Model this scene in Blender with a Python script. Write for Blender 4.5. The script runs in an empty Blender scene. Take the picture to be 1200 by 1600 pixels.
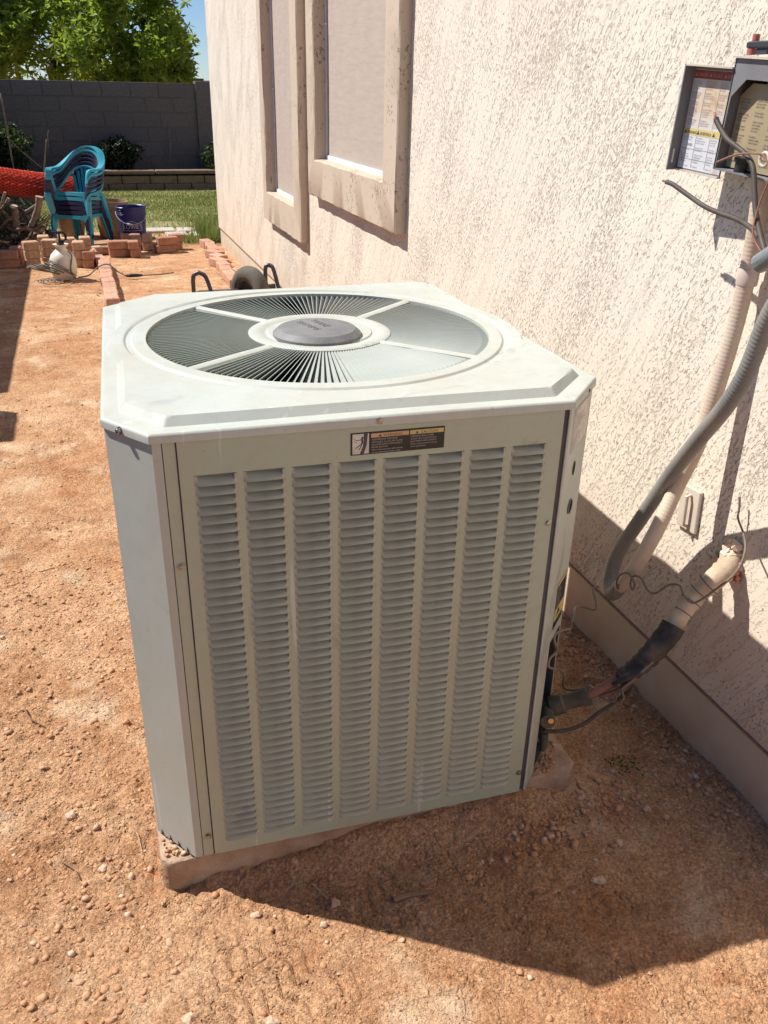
import bpy, bmesh, math, random
import numpy as np
from mathutils import Vector, Matrix, Quaternion
random.seed(7); RNG = np.random.default_rng(7)
R = math.radians
S = bpy.context.scene
COL = S.collection

# ------------------------------------------------------------------ camera
cam_d = bpy.data.cameras.new('camera'); cam = bpy.data.objects.new('camera', cam_d); COL.objects.link(cam)
S.camera = cam
YAW, PITCH, ROLL = 0.3314, 0.46218, 0.0228
fw = Vector((math.sin(YAW)*math.cos(PITCH), math.cos(YAW)*math.cos(PITCH), -math.sin(PITCH)))
rt = Vector((math.cos(YAW), -math.sin(YAW), 0)); up = rt.cross(fw)
r2 = rt*math.cos(ROLL)+up*math.sin(ROLL); u2 = -rt*math.sin(ROLL)+up*math.cos(ROLL)
M = Matrix((r2, u2, -fw)).transposed().to_4x4(); M.translation = Vector((0, 0, 1.45)); cam.matrix_world = M
cam_d.sensor_fit = 'VERTICAL'; cam_d.sensor_height = 36; cam_d.lens = 36*1332.4/1600
cam_d.clip_start = 0.02; cam_d.clip_end = 2000

# ------------------------------------------------------------------ light
SUN = Vector((0.673, -0.447, -1.0))                 # direction the light travels
el = math.atan2(1, math.hypot(SUN.x, SUN.y)); az = math.atan2(-SUN.x, -SUN.y)
W = bpy.data.worlds.new('World'); S.world = W; W.use_nodes = True
nt = W.node_tree; sky = nt.nodes.new('ShaderNodeTexSky'); sky.sky_type = 'NISHITA'; sky.sun_disc = False
sky.sun_elevation = el; sky.sun_rotation = az; sky.dust_density = 0.0; sky.ozone_density = 3.0; sky.air_density = 0.9; sky.altitude = 900
bg = nt.nodes['Background']; bg.inputs['Strength'].default_value = 0.067
tint = nt.nodes.new('ShaderNodeMix'); tint.data_type = 'RGBA'; tint.blend_type = 'MULTIPLY'; tint.inputs[0].default_value = 1.0; tint.inputs[7].default_value = (0.78, 0.9, 1.08, 1)
nt.links.new(sky.outputs[0], tint.inputs[6]); nt.links.new(tint.outputs[2], bg.inputs['Color'])
sl = bpy.data.lights.new('sun', 'SUN'); sl.energy = 4.6; sl.angle = R(0.53); sl.color = (1, 0.955, 0.89)
so = bpy.data.objects.new('sun', sl); COL.objects.link(so); so.rotation_euler = SUN.to_track_quat('-Z', 'Y').to_euler()
so.location = (-3, 3, 6)
S.view_settings.view_transform = 'Standard'; S.view_settings.look = 'None'
S.view_settings.exposure = 0.58; S.view_settings.gamma = 1.0
try: S.view_settings.use_curve_mapping = False
except Exception: pass

# ------------------------------------------------------------------ materials
class NT:
    def __init__(s, name, rough=0.8, metallic=0.0, spec=0.4):
        s.m = bpy.data.materials.new(name); s.m.use_nodes = True; s.t = s.m.node_tree
        s.b = s.t.nodes['Principled BSDF']; s.b.inputs['Roughness'].default_value = rough
        s.b.inputs['Metallic'].default_value = metallic; s.b.inputs['Specular IOR Level'].default_value = spec
        s._c = None
    def n(s, typ, **kw):
        x = s.t.nodes.new(typ)
        for k, v in kw.items(): setattr(x, k, v)
        return x
    def l(s, a, b): s.t.links.new(a, b)
    def co(s, scale=(1, 1, 1), rot=(0, 0, 0), obj=True):
        c = s.n('ShaderNodeTexCoord'); mp = s.n('ShaderNodeMapping'); mp.inputs['Scale'].default_value = scale
        mp.inputs['Rotation'].default_value = rot
        s.l(c.outputs['Object'], mp.inputs[0]); return mp.outputs[0]
    def noise(s, scale, detail=4, rough=0.55, co=None, dist=0.0):
        x = s.n('ShaderNodeTexNoise'); x.inputs['Scale'].default_value = scale; x.inputs['Detail'].default_value = detail
        x.inputs['Roughness'].default_value = rough; x.inputs['Distortion'].default_value = dist
        s.l(co if co is not None else s.co(), x.inputs['Vector']); return x.outputs[0]
    def ramp(s, f, a, b, ca=(0, 0, 0, 1), cb=(1, 1, 1, 1)):
        x = s.n('ShaderNodeValToRGB'); e = x.color_ramp.elements; e[0].position = a; e[1].position = b
        e[0].color = ca if len(ca) == 4 else (*ca, 1); e[1].color = cb if len(cb) == 4 else (*cb, 1)
        s.l(f, x.inputs[0]); return x.outputs[0]
    def mix(s, f, a, b, blend='MIX'):
        x = s.n('ShaderNodeMix', data_type='RGBA', blend_type=blend)
        for sock, v in ((x.inputs[0], f), (x.inputs[6], a), (x.inputs[7], b)):
            if isinstance(v, (tuple, list)): sock.default_value = v if len(v) == 4 else (*v, 1)
            elif isinstance(v, (int, float)): sock.default_value = v
            else: s.l(v, sock)
        return x.outputs[2]
    def math(s, op, a, b=0.0):
        x = s.n('ShaderNodeMath', operation=op)
        for i, v in enumerate((a, b)):
            if isinstance(v, (int, float)): x.inputs[i].default_value = v
            else: s.l(v, x.inputs[i])
        return x.outputs[0]
    def col(s, c):
        if isinstance(c, (tuple, list)): s.b.inputs['Base Color'].default_value = (*c, 1) if len(c) == 3 else c
        else: s.l(c, s.b.inputs['Base Color'])
    def bump(s, h, dist=0.002, strength=1.0):
        x = s.n('ShaderNodeBump'); x.inputs['Distance'].default_value = dist; x.inputs['Strength'].default_value = strength
        s.l(h, x.inputs['Height'])
        if s._c is not None: s.l(s._c, x.inputs['Normal'])
        s._c = x.outputs[0]; s.l(s._c, s.b.inputs['Normal'])
    def sep(s, co=None):
        x = s.n('ShaderNodeSeparateXYZ'); s.l(co if co is not None else s.co(), x.inputs[0]); return x.outputs

def simple(name, c1, c2=None, rough=0.7, scale=20, bump=0.0, bscale=None, metallic=0, spec=0.4):
    t = NT(name, rough, metallic, spec)
    if c2 is None: c2 = tuple(v*0.75 for v in c1)
    t.col(t.mix(t.ramp(t.noise(scale, 5), 0.35, 0.68), c1, c2))
    if bump: t.bump(t.noise(bscale or scale*4, 4), bump)
    return t.m

def mat_dirt():
    t = NT('red_dirt', 0.95, spec=0.12)
    a = t.ramp(t.noise(1.6, 5, 0.62), 0.38, 0.64, (0.55, 0.285, 0.142), (0.84, 0.58, 0.365))
    b = t.ramp(t.noise(9, 6, 0.68), 0.34, 0.68, (0.49, 0.24, 0.118), (0.83, 0.565, 0.35))
    c = t.mix(0.5, a, b)
    g = t.n('ShaderNodeTexVoronoi', feature='F1'); g.inputs['Scale'].default_value = 210; t.l(t.co(), g.inputs['Vector'])
    bw = t.n('ShaderNodeRGBToBW'); t.l(g.outputs['Color'], bw.inputs[0])
    grain = t.ramp(bw.outputs[0], 0.15, 0.85, (0.62, 0.58, 0.55), (1.22, 1.2, 1.18))
    c = t.mix(0.75, c, grain, 'MULTIPLY')
    fine = t.ramp(t.noise(120, 5, 0.75), 0.34, 0.7, (0.62, 0.57, 0.54), (1.22, 1.2, 1.18))
    c = t.mix(0.8, c, fine, 'MULTIPLY')
    pale = t.ramp(t.noise(3.6, 4, 0.6), 0.56, 0.68)
    c = t.mix(t.math('MULTIPLY', pale, 0.5), c, (0.84, 0.68, 0.48))
    dk = t.ramp(t.noise(5.2, 5, 0.65, t.co((1, 1.3, 1), (0, 0, 0.6))), 0.55, 0.68)
    c = t.mix(t.math('MULTIPLY', dk, 0.5), c, (0.24, 0.115, 0.062))
    t.col(c)
    t.bump(t.noise(38, 9, 0.75), 0.02, 0.8)
    v = t.n('ShaderNodeTexVoronoi', feature='F1'); v.inputs['Scale'].default_value = 95; t.l(t.co(), v.inputs['Vector'])
    m = t.math('MULTIPLY', t.ramp(v.outputs['Distance'], 0.05, 0.55, (1, 1, 1), (0, 0, 0)), t.ramp(t.noise(14, 3), 0.42, 0.6))
    t.bump(m, 0.006, 0.9)
    t.bump(t.ramp(g.outputs['Distance'], 0.0, 0.6, (1, 1, 1), (0, 0, 0)), 0.0022, 0.8)
    cr = t.n('ShaderNodeTexVoronoi', feature='DISTANCE_TO_EDGE'); cr.inputs['Scale'].default_value = 13; w = t.n('ShaderNodeVectorMath', operation='MULTIPLY_ADD')
    nn = t.n('ShaderNodeTexNoise'); nn.inputs['Scale'].default_value = 20; t.l(t.co(), nn.inputs['Vector']); t.l(nn.outputs['Color'], w.inputs[0]); w.inputs[1].default_value = (0.06, 0.06, 0.06); t.l(t.co(), w.inputs[2]); t.l(w.outputs[0], cr.inputs['Vector'])
    ck = t.math('ADD', t.ramp(cr.outputs['Distance'], 0.0, 0.035), t.math('SUBTRACT', 1.0, t.ramp(t.noise(2.7, 2), 0.53, 0.6)))
    t.bump(t.math('MINIMUM', ck, 1.0), 0.004, 0.8)
    return t.m

def stucco_height(t, rot=-0.5, k=1.0):
    # trowelled stucco: smooth plateaus cut by short worm-like pits, with ragged terrace edges along the trowel strokes
    c = t.co((1, 1, 1), (rot, 0, 0))
    def stretch(f):
        m = t.n('ShaderNodeMapping'); m.inputs['Scale'].default_value = (1, 1.0, f); t.l(c, m.inputs[0]); return m.outputs[0]
    def warped(v, amt, sc):
        w = t.n('ShaderNodeTexNoise'); w.inputs['Scale'].default_value = sc; w.inputs['Detail'].default_value = 4; w.inputs['Roughness'].default_value = 0.65; t.l(c, w.inputs['Vector'])
        a = t.n('ShaderNodeVectorMath', operation='MULTIPLY_ADD'); t.l(w.outputs['Color'], a.inputs[0]); a.inputs[1].default_value = (amt, amt, amt); t.l(v, a.inputs[2]); return a.outputs[0]
    big = t.noise(4.2*k, 4, 0.6, stretch(0.5))
    pits = t.noise(165*k, 3.0, 0.6, warped(stretch(0.42), 0.012, 30), 0.1)
    thr = t.math('SUBTRACT', pits, t.math('MULTIPLY', t.math('SUBTRACT', big, 0.46), 0.42))
    plat = t.ramp(thr, 0.345, 0.40)
    n1 = t.noise(24*k, 3.0, 0.5, warped(stretch(0.075), 0.022, 90))
    n2 = t.noise(40*k, 2.0, 0.5, warped(stretch(0.10), 0.018, 110))
    t1 = t.ramp(n1, 0.40, 0.414); t1b = t.ramp(n1, 0.575, 0.587); t2 = t.ramp(n2, 0.40, 0.412)
    terr = t.math('ADD', t.math('ADD', t.math('MULTIPLY', t1, 0.40), t.math('MULTIPLY', t1b, 0.40)), t.math('MULTIPLY', t2, 0.12))
    return t.math('ADD', t.math('MULTIPLY', plat, 1.25), terr), plat, big

def mat_stucco():
    t = NT('stucco', 0.93, spec=0.2)
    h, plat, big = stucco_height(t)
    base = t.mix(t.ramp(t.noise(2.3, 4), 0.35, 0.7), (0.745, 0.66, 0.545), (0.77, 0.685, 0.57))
    base = t.mix(t.math('MULTIPLY', t.math('SUBTRACT', 1.0, plat), 0.32), base, (0.46, 0.38, 0.30))  # pit shade is mixed into the base colour, along with dust in the pits
    s = t.sep(); dirt = t.n('ShaderNodeMapRange'); t.l(s[2], dirt.inputs[0])
    dirt.inputs[1].default_value = 0.62; dirt.inputs[2].default_value = 0.15; dirt.inputs[3].default_value = 0; dirt.inputs[4].default_value = 0.55
    d = t.math('MULTIPLY', dirt.outputs[0], t.ramp(t.noise(6, 4), 0.3, 0.7))
    base = t.mix(d, base, (0.60, 0.36, 0.22))
    streak = t.ramp(t.noise(3.0, 5, 0.6, t.co((1, 6, 0.5))), 0.5, 0.75)
    base = t.mix(t.math('MULTIPLY', streak, 0.08), base, (0.56, 0.44, 0.34))
    t.col(base)
    t.bump(h, 0.0033, 1.0)
    t.bump(t.noise(260, 3, 0.6), 0.0008, 0.8)
    return t.m

def mat_trim():
    t = NT('stucco_trim_paint', 0.9, spec=0.25)
    c = t.co((1, 1, 0.6)); n = t.noise(75, 5, 0.7, c, 0.3)
    patch = t.noise(5, 3, 0.5)
    th = t.math('ADD', n, t.math('MULTIPLY', t.math('SUBTRACT', patch, 0.43), 0.35))
    h = t.ramp(th, 0.33, 0.41)
    t.col(t.mix(t.math('SUBTRACT', 1.0, h), t.mix(t.noise(3), (0.51, 0.415, 0.315), (0.57, 0.47, 0.365)), (0.42, 0.32, 0.235)))
    t.bump(h, 0.0035, 1.0); t.bump(t.noise(180, 3), 0.0008, 0.7)
    return t.m

def mat_foundation():
    t = NT('painted_foundation', 0.85, spec=0.25)
    s = t.sep(); mr = t.n('ShaderNodeMapRange'); t.l(s[2], mr.inputs[0])
    mr.inputs[1].default_value = 0.20; mr.inputs[2].default_value = 0.0; mr.inputs[3].default_value = 0.05; mr.inputs[4].default_value = 0.95
    k = t.math('MULTIPLY', mr.outputs[0], t.ramp(t.noise(9, 5, 0.6), 0.25, 0.75))
    base = t.mix(t.noise(4, 4), (0.60, 0.53, 0.41), (0.66, 0.585, 0.46))
    t.col(t.mix(k, base, (0.50, 0.28, 0.155)))
    t.bump(t.noise(18, 5, 0.6), 0.004, 0.6); t.bump(t.noise(220, 2), 0.0006, 0.6)
    return t.m

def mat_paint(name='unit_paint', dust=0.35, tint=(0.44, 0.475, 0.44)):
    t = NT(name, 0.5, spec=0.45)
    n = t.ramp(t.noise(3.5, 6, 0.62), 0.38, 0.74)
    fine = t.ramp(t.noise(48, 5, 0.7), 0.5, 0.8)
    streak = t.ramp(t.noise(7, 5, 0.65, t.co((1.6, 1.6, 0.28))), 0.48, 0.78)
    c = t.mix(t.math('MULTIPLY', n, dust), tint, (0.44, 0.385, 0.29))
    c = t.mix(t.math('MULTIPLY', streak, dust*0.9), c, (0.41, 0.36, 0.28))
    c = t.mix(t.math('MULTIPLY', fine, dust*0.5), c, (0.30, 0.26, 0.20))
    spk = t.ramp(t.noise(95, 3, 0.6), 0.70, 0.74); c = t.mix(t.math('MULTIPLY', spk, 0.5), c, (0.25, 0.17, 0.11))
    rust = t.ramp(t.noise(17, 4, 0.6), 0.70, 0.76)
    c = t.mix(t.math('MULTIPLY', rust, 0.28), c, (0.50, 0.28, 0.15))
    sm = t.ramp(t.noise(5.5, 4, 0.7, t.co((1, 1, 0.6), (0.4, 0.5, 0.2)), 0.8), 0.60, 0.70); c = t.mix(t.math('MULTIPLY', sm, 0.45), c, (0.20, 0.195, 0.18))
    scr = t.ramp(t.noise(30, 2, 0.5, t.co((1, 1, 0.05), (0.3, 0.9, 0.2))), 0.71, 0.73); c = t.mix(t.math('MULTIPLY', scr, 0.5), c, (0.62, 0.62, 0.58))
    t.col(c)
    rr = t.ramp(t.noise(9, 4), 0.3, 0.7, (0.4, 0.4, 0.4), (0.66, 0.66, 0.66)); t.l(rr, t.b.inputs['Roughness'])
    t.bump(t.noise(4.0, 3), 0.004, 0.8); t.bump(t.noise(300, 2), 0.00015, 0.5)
    return t.m

def mat_block():
    t = NT('concrete_block', 0.95, spec=0.2)
    info = t.n('ShaderNodeObjectInfo')
    c = t.mix(info.outputs['Random'], (0.150, 0.138, 0.128), (0.168, 0.154, 0.143))
    c = t.mix(t.ramp(t.noise(30, 5), 0.4, 0.7), c, (0.125, 0.115, 0.107))
    t.col(c); t.bump(t.noise(90, 4), 0.002, 0.6); return t.m

def mat_brick(name, a, b):
    t = NT(name, 0.92, spec=0.2)
    info = t.n('ShaderNodeObjectInfo')
    c = t.mix(info.outputs['Random'], a, b)
    c = t.mix(t.ramp(t.noise(35, 5), 0.4, 0.72), c, tuple(v*0.72 for v in a))
    dust = t.ramp(t.noise(9, 3), 0.45, 0.7); c = t.mix(t.math('MULTIPLY', dust, 0.35), c, (0.55, 0.34, 0.21))
    t.col(c); t.bump(t.noise(160, 4), 0.002, 0.8); return t.m

def mat_leaf(name, a, b, trans=0.3):
    t = NT(name, 0.55, spec=0.35)
    info = t.n('ShaderNodeNewGeometry')
    c = t.mix(info.outputs['Random Per Island'], a, b); t.col(c)
    out = t.t.nodes['Material Output']; tr = t.n('ShaderNodeBsdfTranslucent'); t.l(t.mix(0.5, c, (b[0]*1.5, b[1]*1.5, b[2])), tr.inputs[0])
    ms = t.n('ShaderNodeMixShader'); ms.inputs[0].default_value = trans
    t.l(t.b.outputs[0], ms.inputs[1]); t.l(tr.outputs[0], ms.inputs[2]); t.l(ms.outputs[0], out.inputs['Surface'])
    return t.m

MT = dict(
    dirt=mat_dirt(), stucco=mat_stucco(), trim=mat_trim(), found=mat_foundation(),
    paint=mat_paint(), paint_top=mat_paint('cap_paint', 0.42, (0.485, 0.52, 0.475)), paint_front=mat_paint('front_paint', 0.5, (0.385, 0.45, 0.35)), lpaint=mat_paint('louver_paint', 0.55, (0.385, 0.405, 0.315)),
    slat=simple('grille_paint', (0.385, 0.42, 0.38), (0.34, 0.36, 0.32), 0.55, 9),
    block=mat_block(), mortar=simple('mortar', (0.14, 0.128, 0.12), (0.155, 0.142, 0.132), 0.95),
    brick=mat_brick('tan_brick', (0.50, 0.315, 0.20), (0.60, 0.40, 0.27)),
    rbrick=mat_brick('red_brick', (0.40, 0.20, 0.135), (0.50, 0.28, 0.19)),
    edger=mat_brick('edging_brick', (0.52, 0.29, 0.20), (0.60, 0.38, 0.27)),
    concrete=simple('pad_concrete', (0.47, 0.34, 0.24), (0.33, 0.205, 0.13), 0.95, 22, 0.006, 60),
    path=simple('path_concrete', (0.55, 0.49, 0.42), (0.45, 0.38, 0.31), 0.95, 5, 0.003, 60),
    dark=simple('dark_cavity', (0.012, 0.012, 0.012), (0.02, 0.02, 0.02), 0.9),
    coil=simple('coil_fins', (0.045, 0.047, 0.045), (0.03, 0.03, 0.03), 0.7, 60),
    gap=simple('dark_gap', (0.07, 0.062, 0.07), (0.10, 0.09, 0.095), 0.8),  # dark fill: shade inside the seams and valve recess is put into its colour
    steel=simple('screw_steel', (0.42, 0.41, 0.39), (0.25, 0.22, 0.2), 0.35, 90, metallic=1),
    cap=simple('grey_plastic_cap', (0.165, 0.168, 0.17), (0.225, 0.22, 0.21), 0.6, 25, 0.0006, 90),
    emboss=simple('embossed_letter', (0.115, 0.115, 0.115), (0.145, 0.14, 0.135), 0.7),
    lab_black=simple('label_black', (0.018, 0.016, 0.016), (0.03, 0.026, 0.024), 0.5),
    lab_orange=simple('label_orange', (0.62, 0.40, 0.22), (0.55, 0.34, 0.19), 0.6),
    lab_yellow=simple('label_yellow', (0.62, 0.50, 0.20), (0.52, 0.42, 0.16), 0.6),
    lab_white=simple('label_white', (0.66, 0.63, 0.58), (0.52, 0.47, 0.41), 0.6, 40),
    lab_ink=simple('label_print', (0.5, 0.47, 0.42), (0.42, 0.39, 0.35), 0.6),
    ink=simple('black_ink', (0.03, 0.028, 0.03), (0.06, 0.055, 0.055), 0.6),
    greyink=simple('faded_ink', (0.22, 0.2, 0.2), (0.3, 0.28, 0.27), 0.6),
    lab_red=simple('label_red', (0.27, 0.045, 0.035), (0.22, 0.045, 0.035), 0.5),
    paper=simple('paper_label', (0.74, 0.74, 0.77), (0.72, 0.60, 0.47), 0.55, 7),
    khaki=simple('yellowed_label', (0.33, 0.265, 0.155), (0.40, 0.31, 0.19), 0.5, 12),
    box=simple('meter_box_grey', (0.20, 0.20, 0.205), (0.16, 0.15, 0.15), 0.55, 12, 0.0005, 80),
    boxpale=simple('pale_metal_edge', (0.55, 0.50, 0.42), (0.48, 0.40, 0.33), 0.5),
    redplug=simple('red_plug', (0.42, 0.13, 0.11), (0.34, 0.1, 0.085), 0.6),
    blackplug=simple('black_plug', (0.03, 0.035, 0.04), (0.05, 0.05, 0.055), 0.5),
    screen=None, white=simple('white_vinyl', (0.78, 0.78, 0.78), (0.7, 0.69, 0.67), 0.4),
    glass=simple('window_glass', (0.03, 0.035, 0.04), (0.02, 0.02, 0.03), 0.08, spec=0.8),
    teal=simple('teal_plastic', (0.03, 0.33, 0.43), (0.06, 0.29, 0.37), 0.42, 6, spec=0.5),
    navy=simple('navy_plastic', (0.014, 0.014, 0.045), (0.022, 0.018, 0.05), 0.45, 6, spec=0.5),
    orange=simple('orange_netting', (0.85, 0.10, 0.04), (0.75, 0.075, 0.03), 0.5, 8),
    core=simple('netting_inner_layers', (0.62, 0.05, 0.022), (0.36, 0.03, 0.015), 0.7, 30),
    wood=simple('dry_wood', (0.30, 0.225, 0.165), (0.18, 0.13, 0.095), 0.9, 18, 0.004, 50),
    woodend=simple('cut_wood', (0.46, 0.36, 0.27), (0.36, 0.27, 0.2), 0.9, 30),
    brush=simple('dark_brush', (0.075, 0.055, 0.042), (0.045, 0.033, 0.026), 0.95, 20),
    bark=simple('bark', (0.10, 0.075, 0.055), (0.06, 0.045, 0.035), 0.95, 10, 0.01, 30),
    pot=simple('clay_plastic_pot', (0.34, 0.235, 0.15), (0.27, 0.18, 0.115), 0.7, 8),
    blue=simple('blue_bucket_plastic', (0.018, 0.022, 0.15), (0.02, 0.022, 0.11), 0.4, 5, spec=0.5),
    bprint=simple('bucket_print', (0.60, 0.60, 0.64), (0.50, 0.50, 0.56), 0.6),
    tank=simple('cream_plastic', (0.78, 0.73, 0.63), (0.68, 0.60, 0.48), 0.45, 6, spec=0.5),
    black=simple('black_plastic', (0.022, 0.022, 0.024), (0.035, 0.033, 0.032), 0.5),
    hose=simple('grey_hose', (0.13, 0.12, 0.11), (0.20, 0.18, 0.155), 0.6),
    steelblk=simple('dark_steel_tube', (0.045, 0.045, 0.048), (0.075, 0.068, 0.062), 0.4, 15, spec=0.6),
    rubber=simple('dusty_rubber', (0.15, 0.135, 0.11), (0.10, 0.09, 0.075), 0.9, 12, 0.001, 60),
    conduit_w=simple('cream_conduit', (0.60, 0.505, 0.405), (0.54, 0.42, 0.31), 0.6, 7),
    conduit_g=simple('grey_conduit', (0.185, 0.19, 0.185), (0.27, 0.25, 0.22), 0.55, 9),
    strap=simple('painted_strap', (0.60, 0.50, 0.43), (0.54, 0.43, 0.36), 0.6),
    zinc=simple('zinc_fitting', (0.26, 0.28, 0.28), (0.2, 0.21, 0.21), 0.5, 20, metallic=0.3),
    cable=simple('dark_cable', (0.055, 0.042, 0.036), (0.10, 0.078, 0.062), 0.6, 25),
    copper=simple('bare_copper', (0.46, 0.17, 0.09), (0.3, 0.12, 0.07), 0.5, 50, metallic=0.5),
    redwire=simple('dusty_red_wire', (0.28, 0.13, 0.09), (0.2, 0.09, 0.065), 0.7),
    tan=simple('foam_tan', (0.44, 0.33, 0.22), (0.58, 0.46, 0.33), 0.8, 14, 0.002, 60),
    foam=simple('white_foam', (0.72, 0.60, 0.47), (0.60, 0.38, 0.25), 0.9, 22, 0.004, 50),
    insul=simple('black_insulation', (0.022, 0.022, 0.025), (0.11, 0.09, 0.075), 0.75, 30, 0.0015, 90),
    curlwire=simple('grey_brown_wire', (0.16, 0.125, 0.10), (0.22, 0.175, 0.14), 0.6, 40),
    valve=simple('tarnished_brass', (0.07, 0.075, 0.055), (0.13, 0.105, 0.07), 0.7, 40, 0.001, 90),
    brass=simple('bright_brass', (0.55, 0.40, 0.22), (0.45, 0.33, 0.2), 0.3, metallic=1),
    plate=simple('painted_plate', (0.62, 0.54, 0.45), (0.56, 0.47, 0.38), 0.55),
    twig=simple('dry_twig', (0.30, 0.19, 0.11), (0.22, 0.13, 0.075), 0.9),
    straw=simple('dry_straw', (0.55, 0.43, 0.27), (0.45, 0.33, 0.2), 0.9),
    planter=simple('planter_cap', (0.24, 0.175, 0.12), (0.17, 0.12, 0.085), 0.95, 12, 0.004, 60),
    soil=simple('lawn_soil', (0.17, 0.20, 0.06), (0.34, 0.27, 0.14), 0.95, 4, 0.01, 30),
    roof=simple('roof_tiles', (0.07, 0.065, 0.065), (0.1, 0.09, 0.09), 0.9),
    leaf=mat_leaf('tree_leaf', (0.06, 0.13, 0.018), (0.30, 0.40, 0.055), 0.5),
    leafd=mat_leaf('shrub_leaf', (0.012, 0.022, 0.010), (0.03, 0.055, 0.016), 0.2),
    leafy=mat_leaf('light_leaf', (0.03, 0.065, 0.015), (0.09, 0.14, 0.03), 0.3),  # lighter leaf colour, also paints the lit leaves of the far left shrub
    grass=mat_leaf('grass_blade', (0.07, 0.14, 0.022), (0.27, 0.29, 0.09), 0.35),
)
def mat_stone():
    t = NT('gravel_stone', 0.93, spec=0.2)
    g = t.n('ShaderNodeNewGeometry')
    x = t.n('ShaderNodeValToRGB'); e = x.color_ramp.elements
    e[0].position = 0; e[0].color = (0.46, 0.225, 0.115, 1); e[1].position = 1; e[1].color = (0.70, 0.55, 0.41, 1)
    q = e.new(0.6); q.color = (0.58, 0.32, 0.175, 1); q = e.new(0.9); q.color = (0.60, 0.40, 0.26, 1)
    t.l(g.outputs['Random Per Island'], x.inputs[0])
    t.col(t.mix(t.ramp(t.noise(150, 4), 0.4, 0.7), x.outputs[0], (0.42, 0.24, 0.14)))
    t.bump(t.noise(330, 3), 0.0012, 0.7); return t.m
MT['stone'] = mat_stone()
def mat_screen():
    t = NT('sun_screen_fabric', 0.85, spec=0.2)
    w = t.ramp(t.noise(9, 5, 0.6, t.co((1, 1, 5.5))), 0.35, 0.7, (0.43, 0.36, 0.30), (0.48, 0.405, 0.345))
    t.col(w); t.bump(t.noise(6, 4, 0.6, t.co((1, 1, 6))), 0.0025, 0.5); return t.m
MT['screen'] = mat_screen()
def mat_paper():
    t = NT('stained_paper_label', 0.6, spec=0.3); s_ = t.sep(); mr = t.n('ShaderNodeMapRange'); t.l(s_[2], mr.inputs[0])
    mr.inputs[1].default_value = 0.05; mr.inputs[2].default_value = 0.10                  # sun-browned upper half of the sheet
    k = t.math('MULTIPLY', mr.outputs[0], t.ramp(t.noise(22, 4), 0.25, 0.6)); c = t.mix(k, (0.60, 0.60, 0.62), (0.56, 0.43, 0.30))
    b = t.ramp(t.noise(38, 4, 0.6), 0.58, 0.68); c = t.mix(t.math('MULTIPLY', b, 0.5), c, (0.38, 0.22, 0.13)); t.col(c); return t.m
MT['paper'] = mat_paper()

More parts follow.
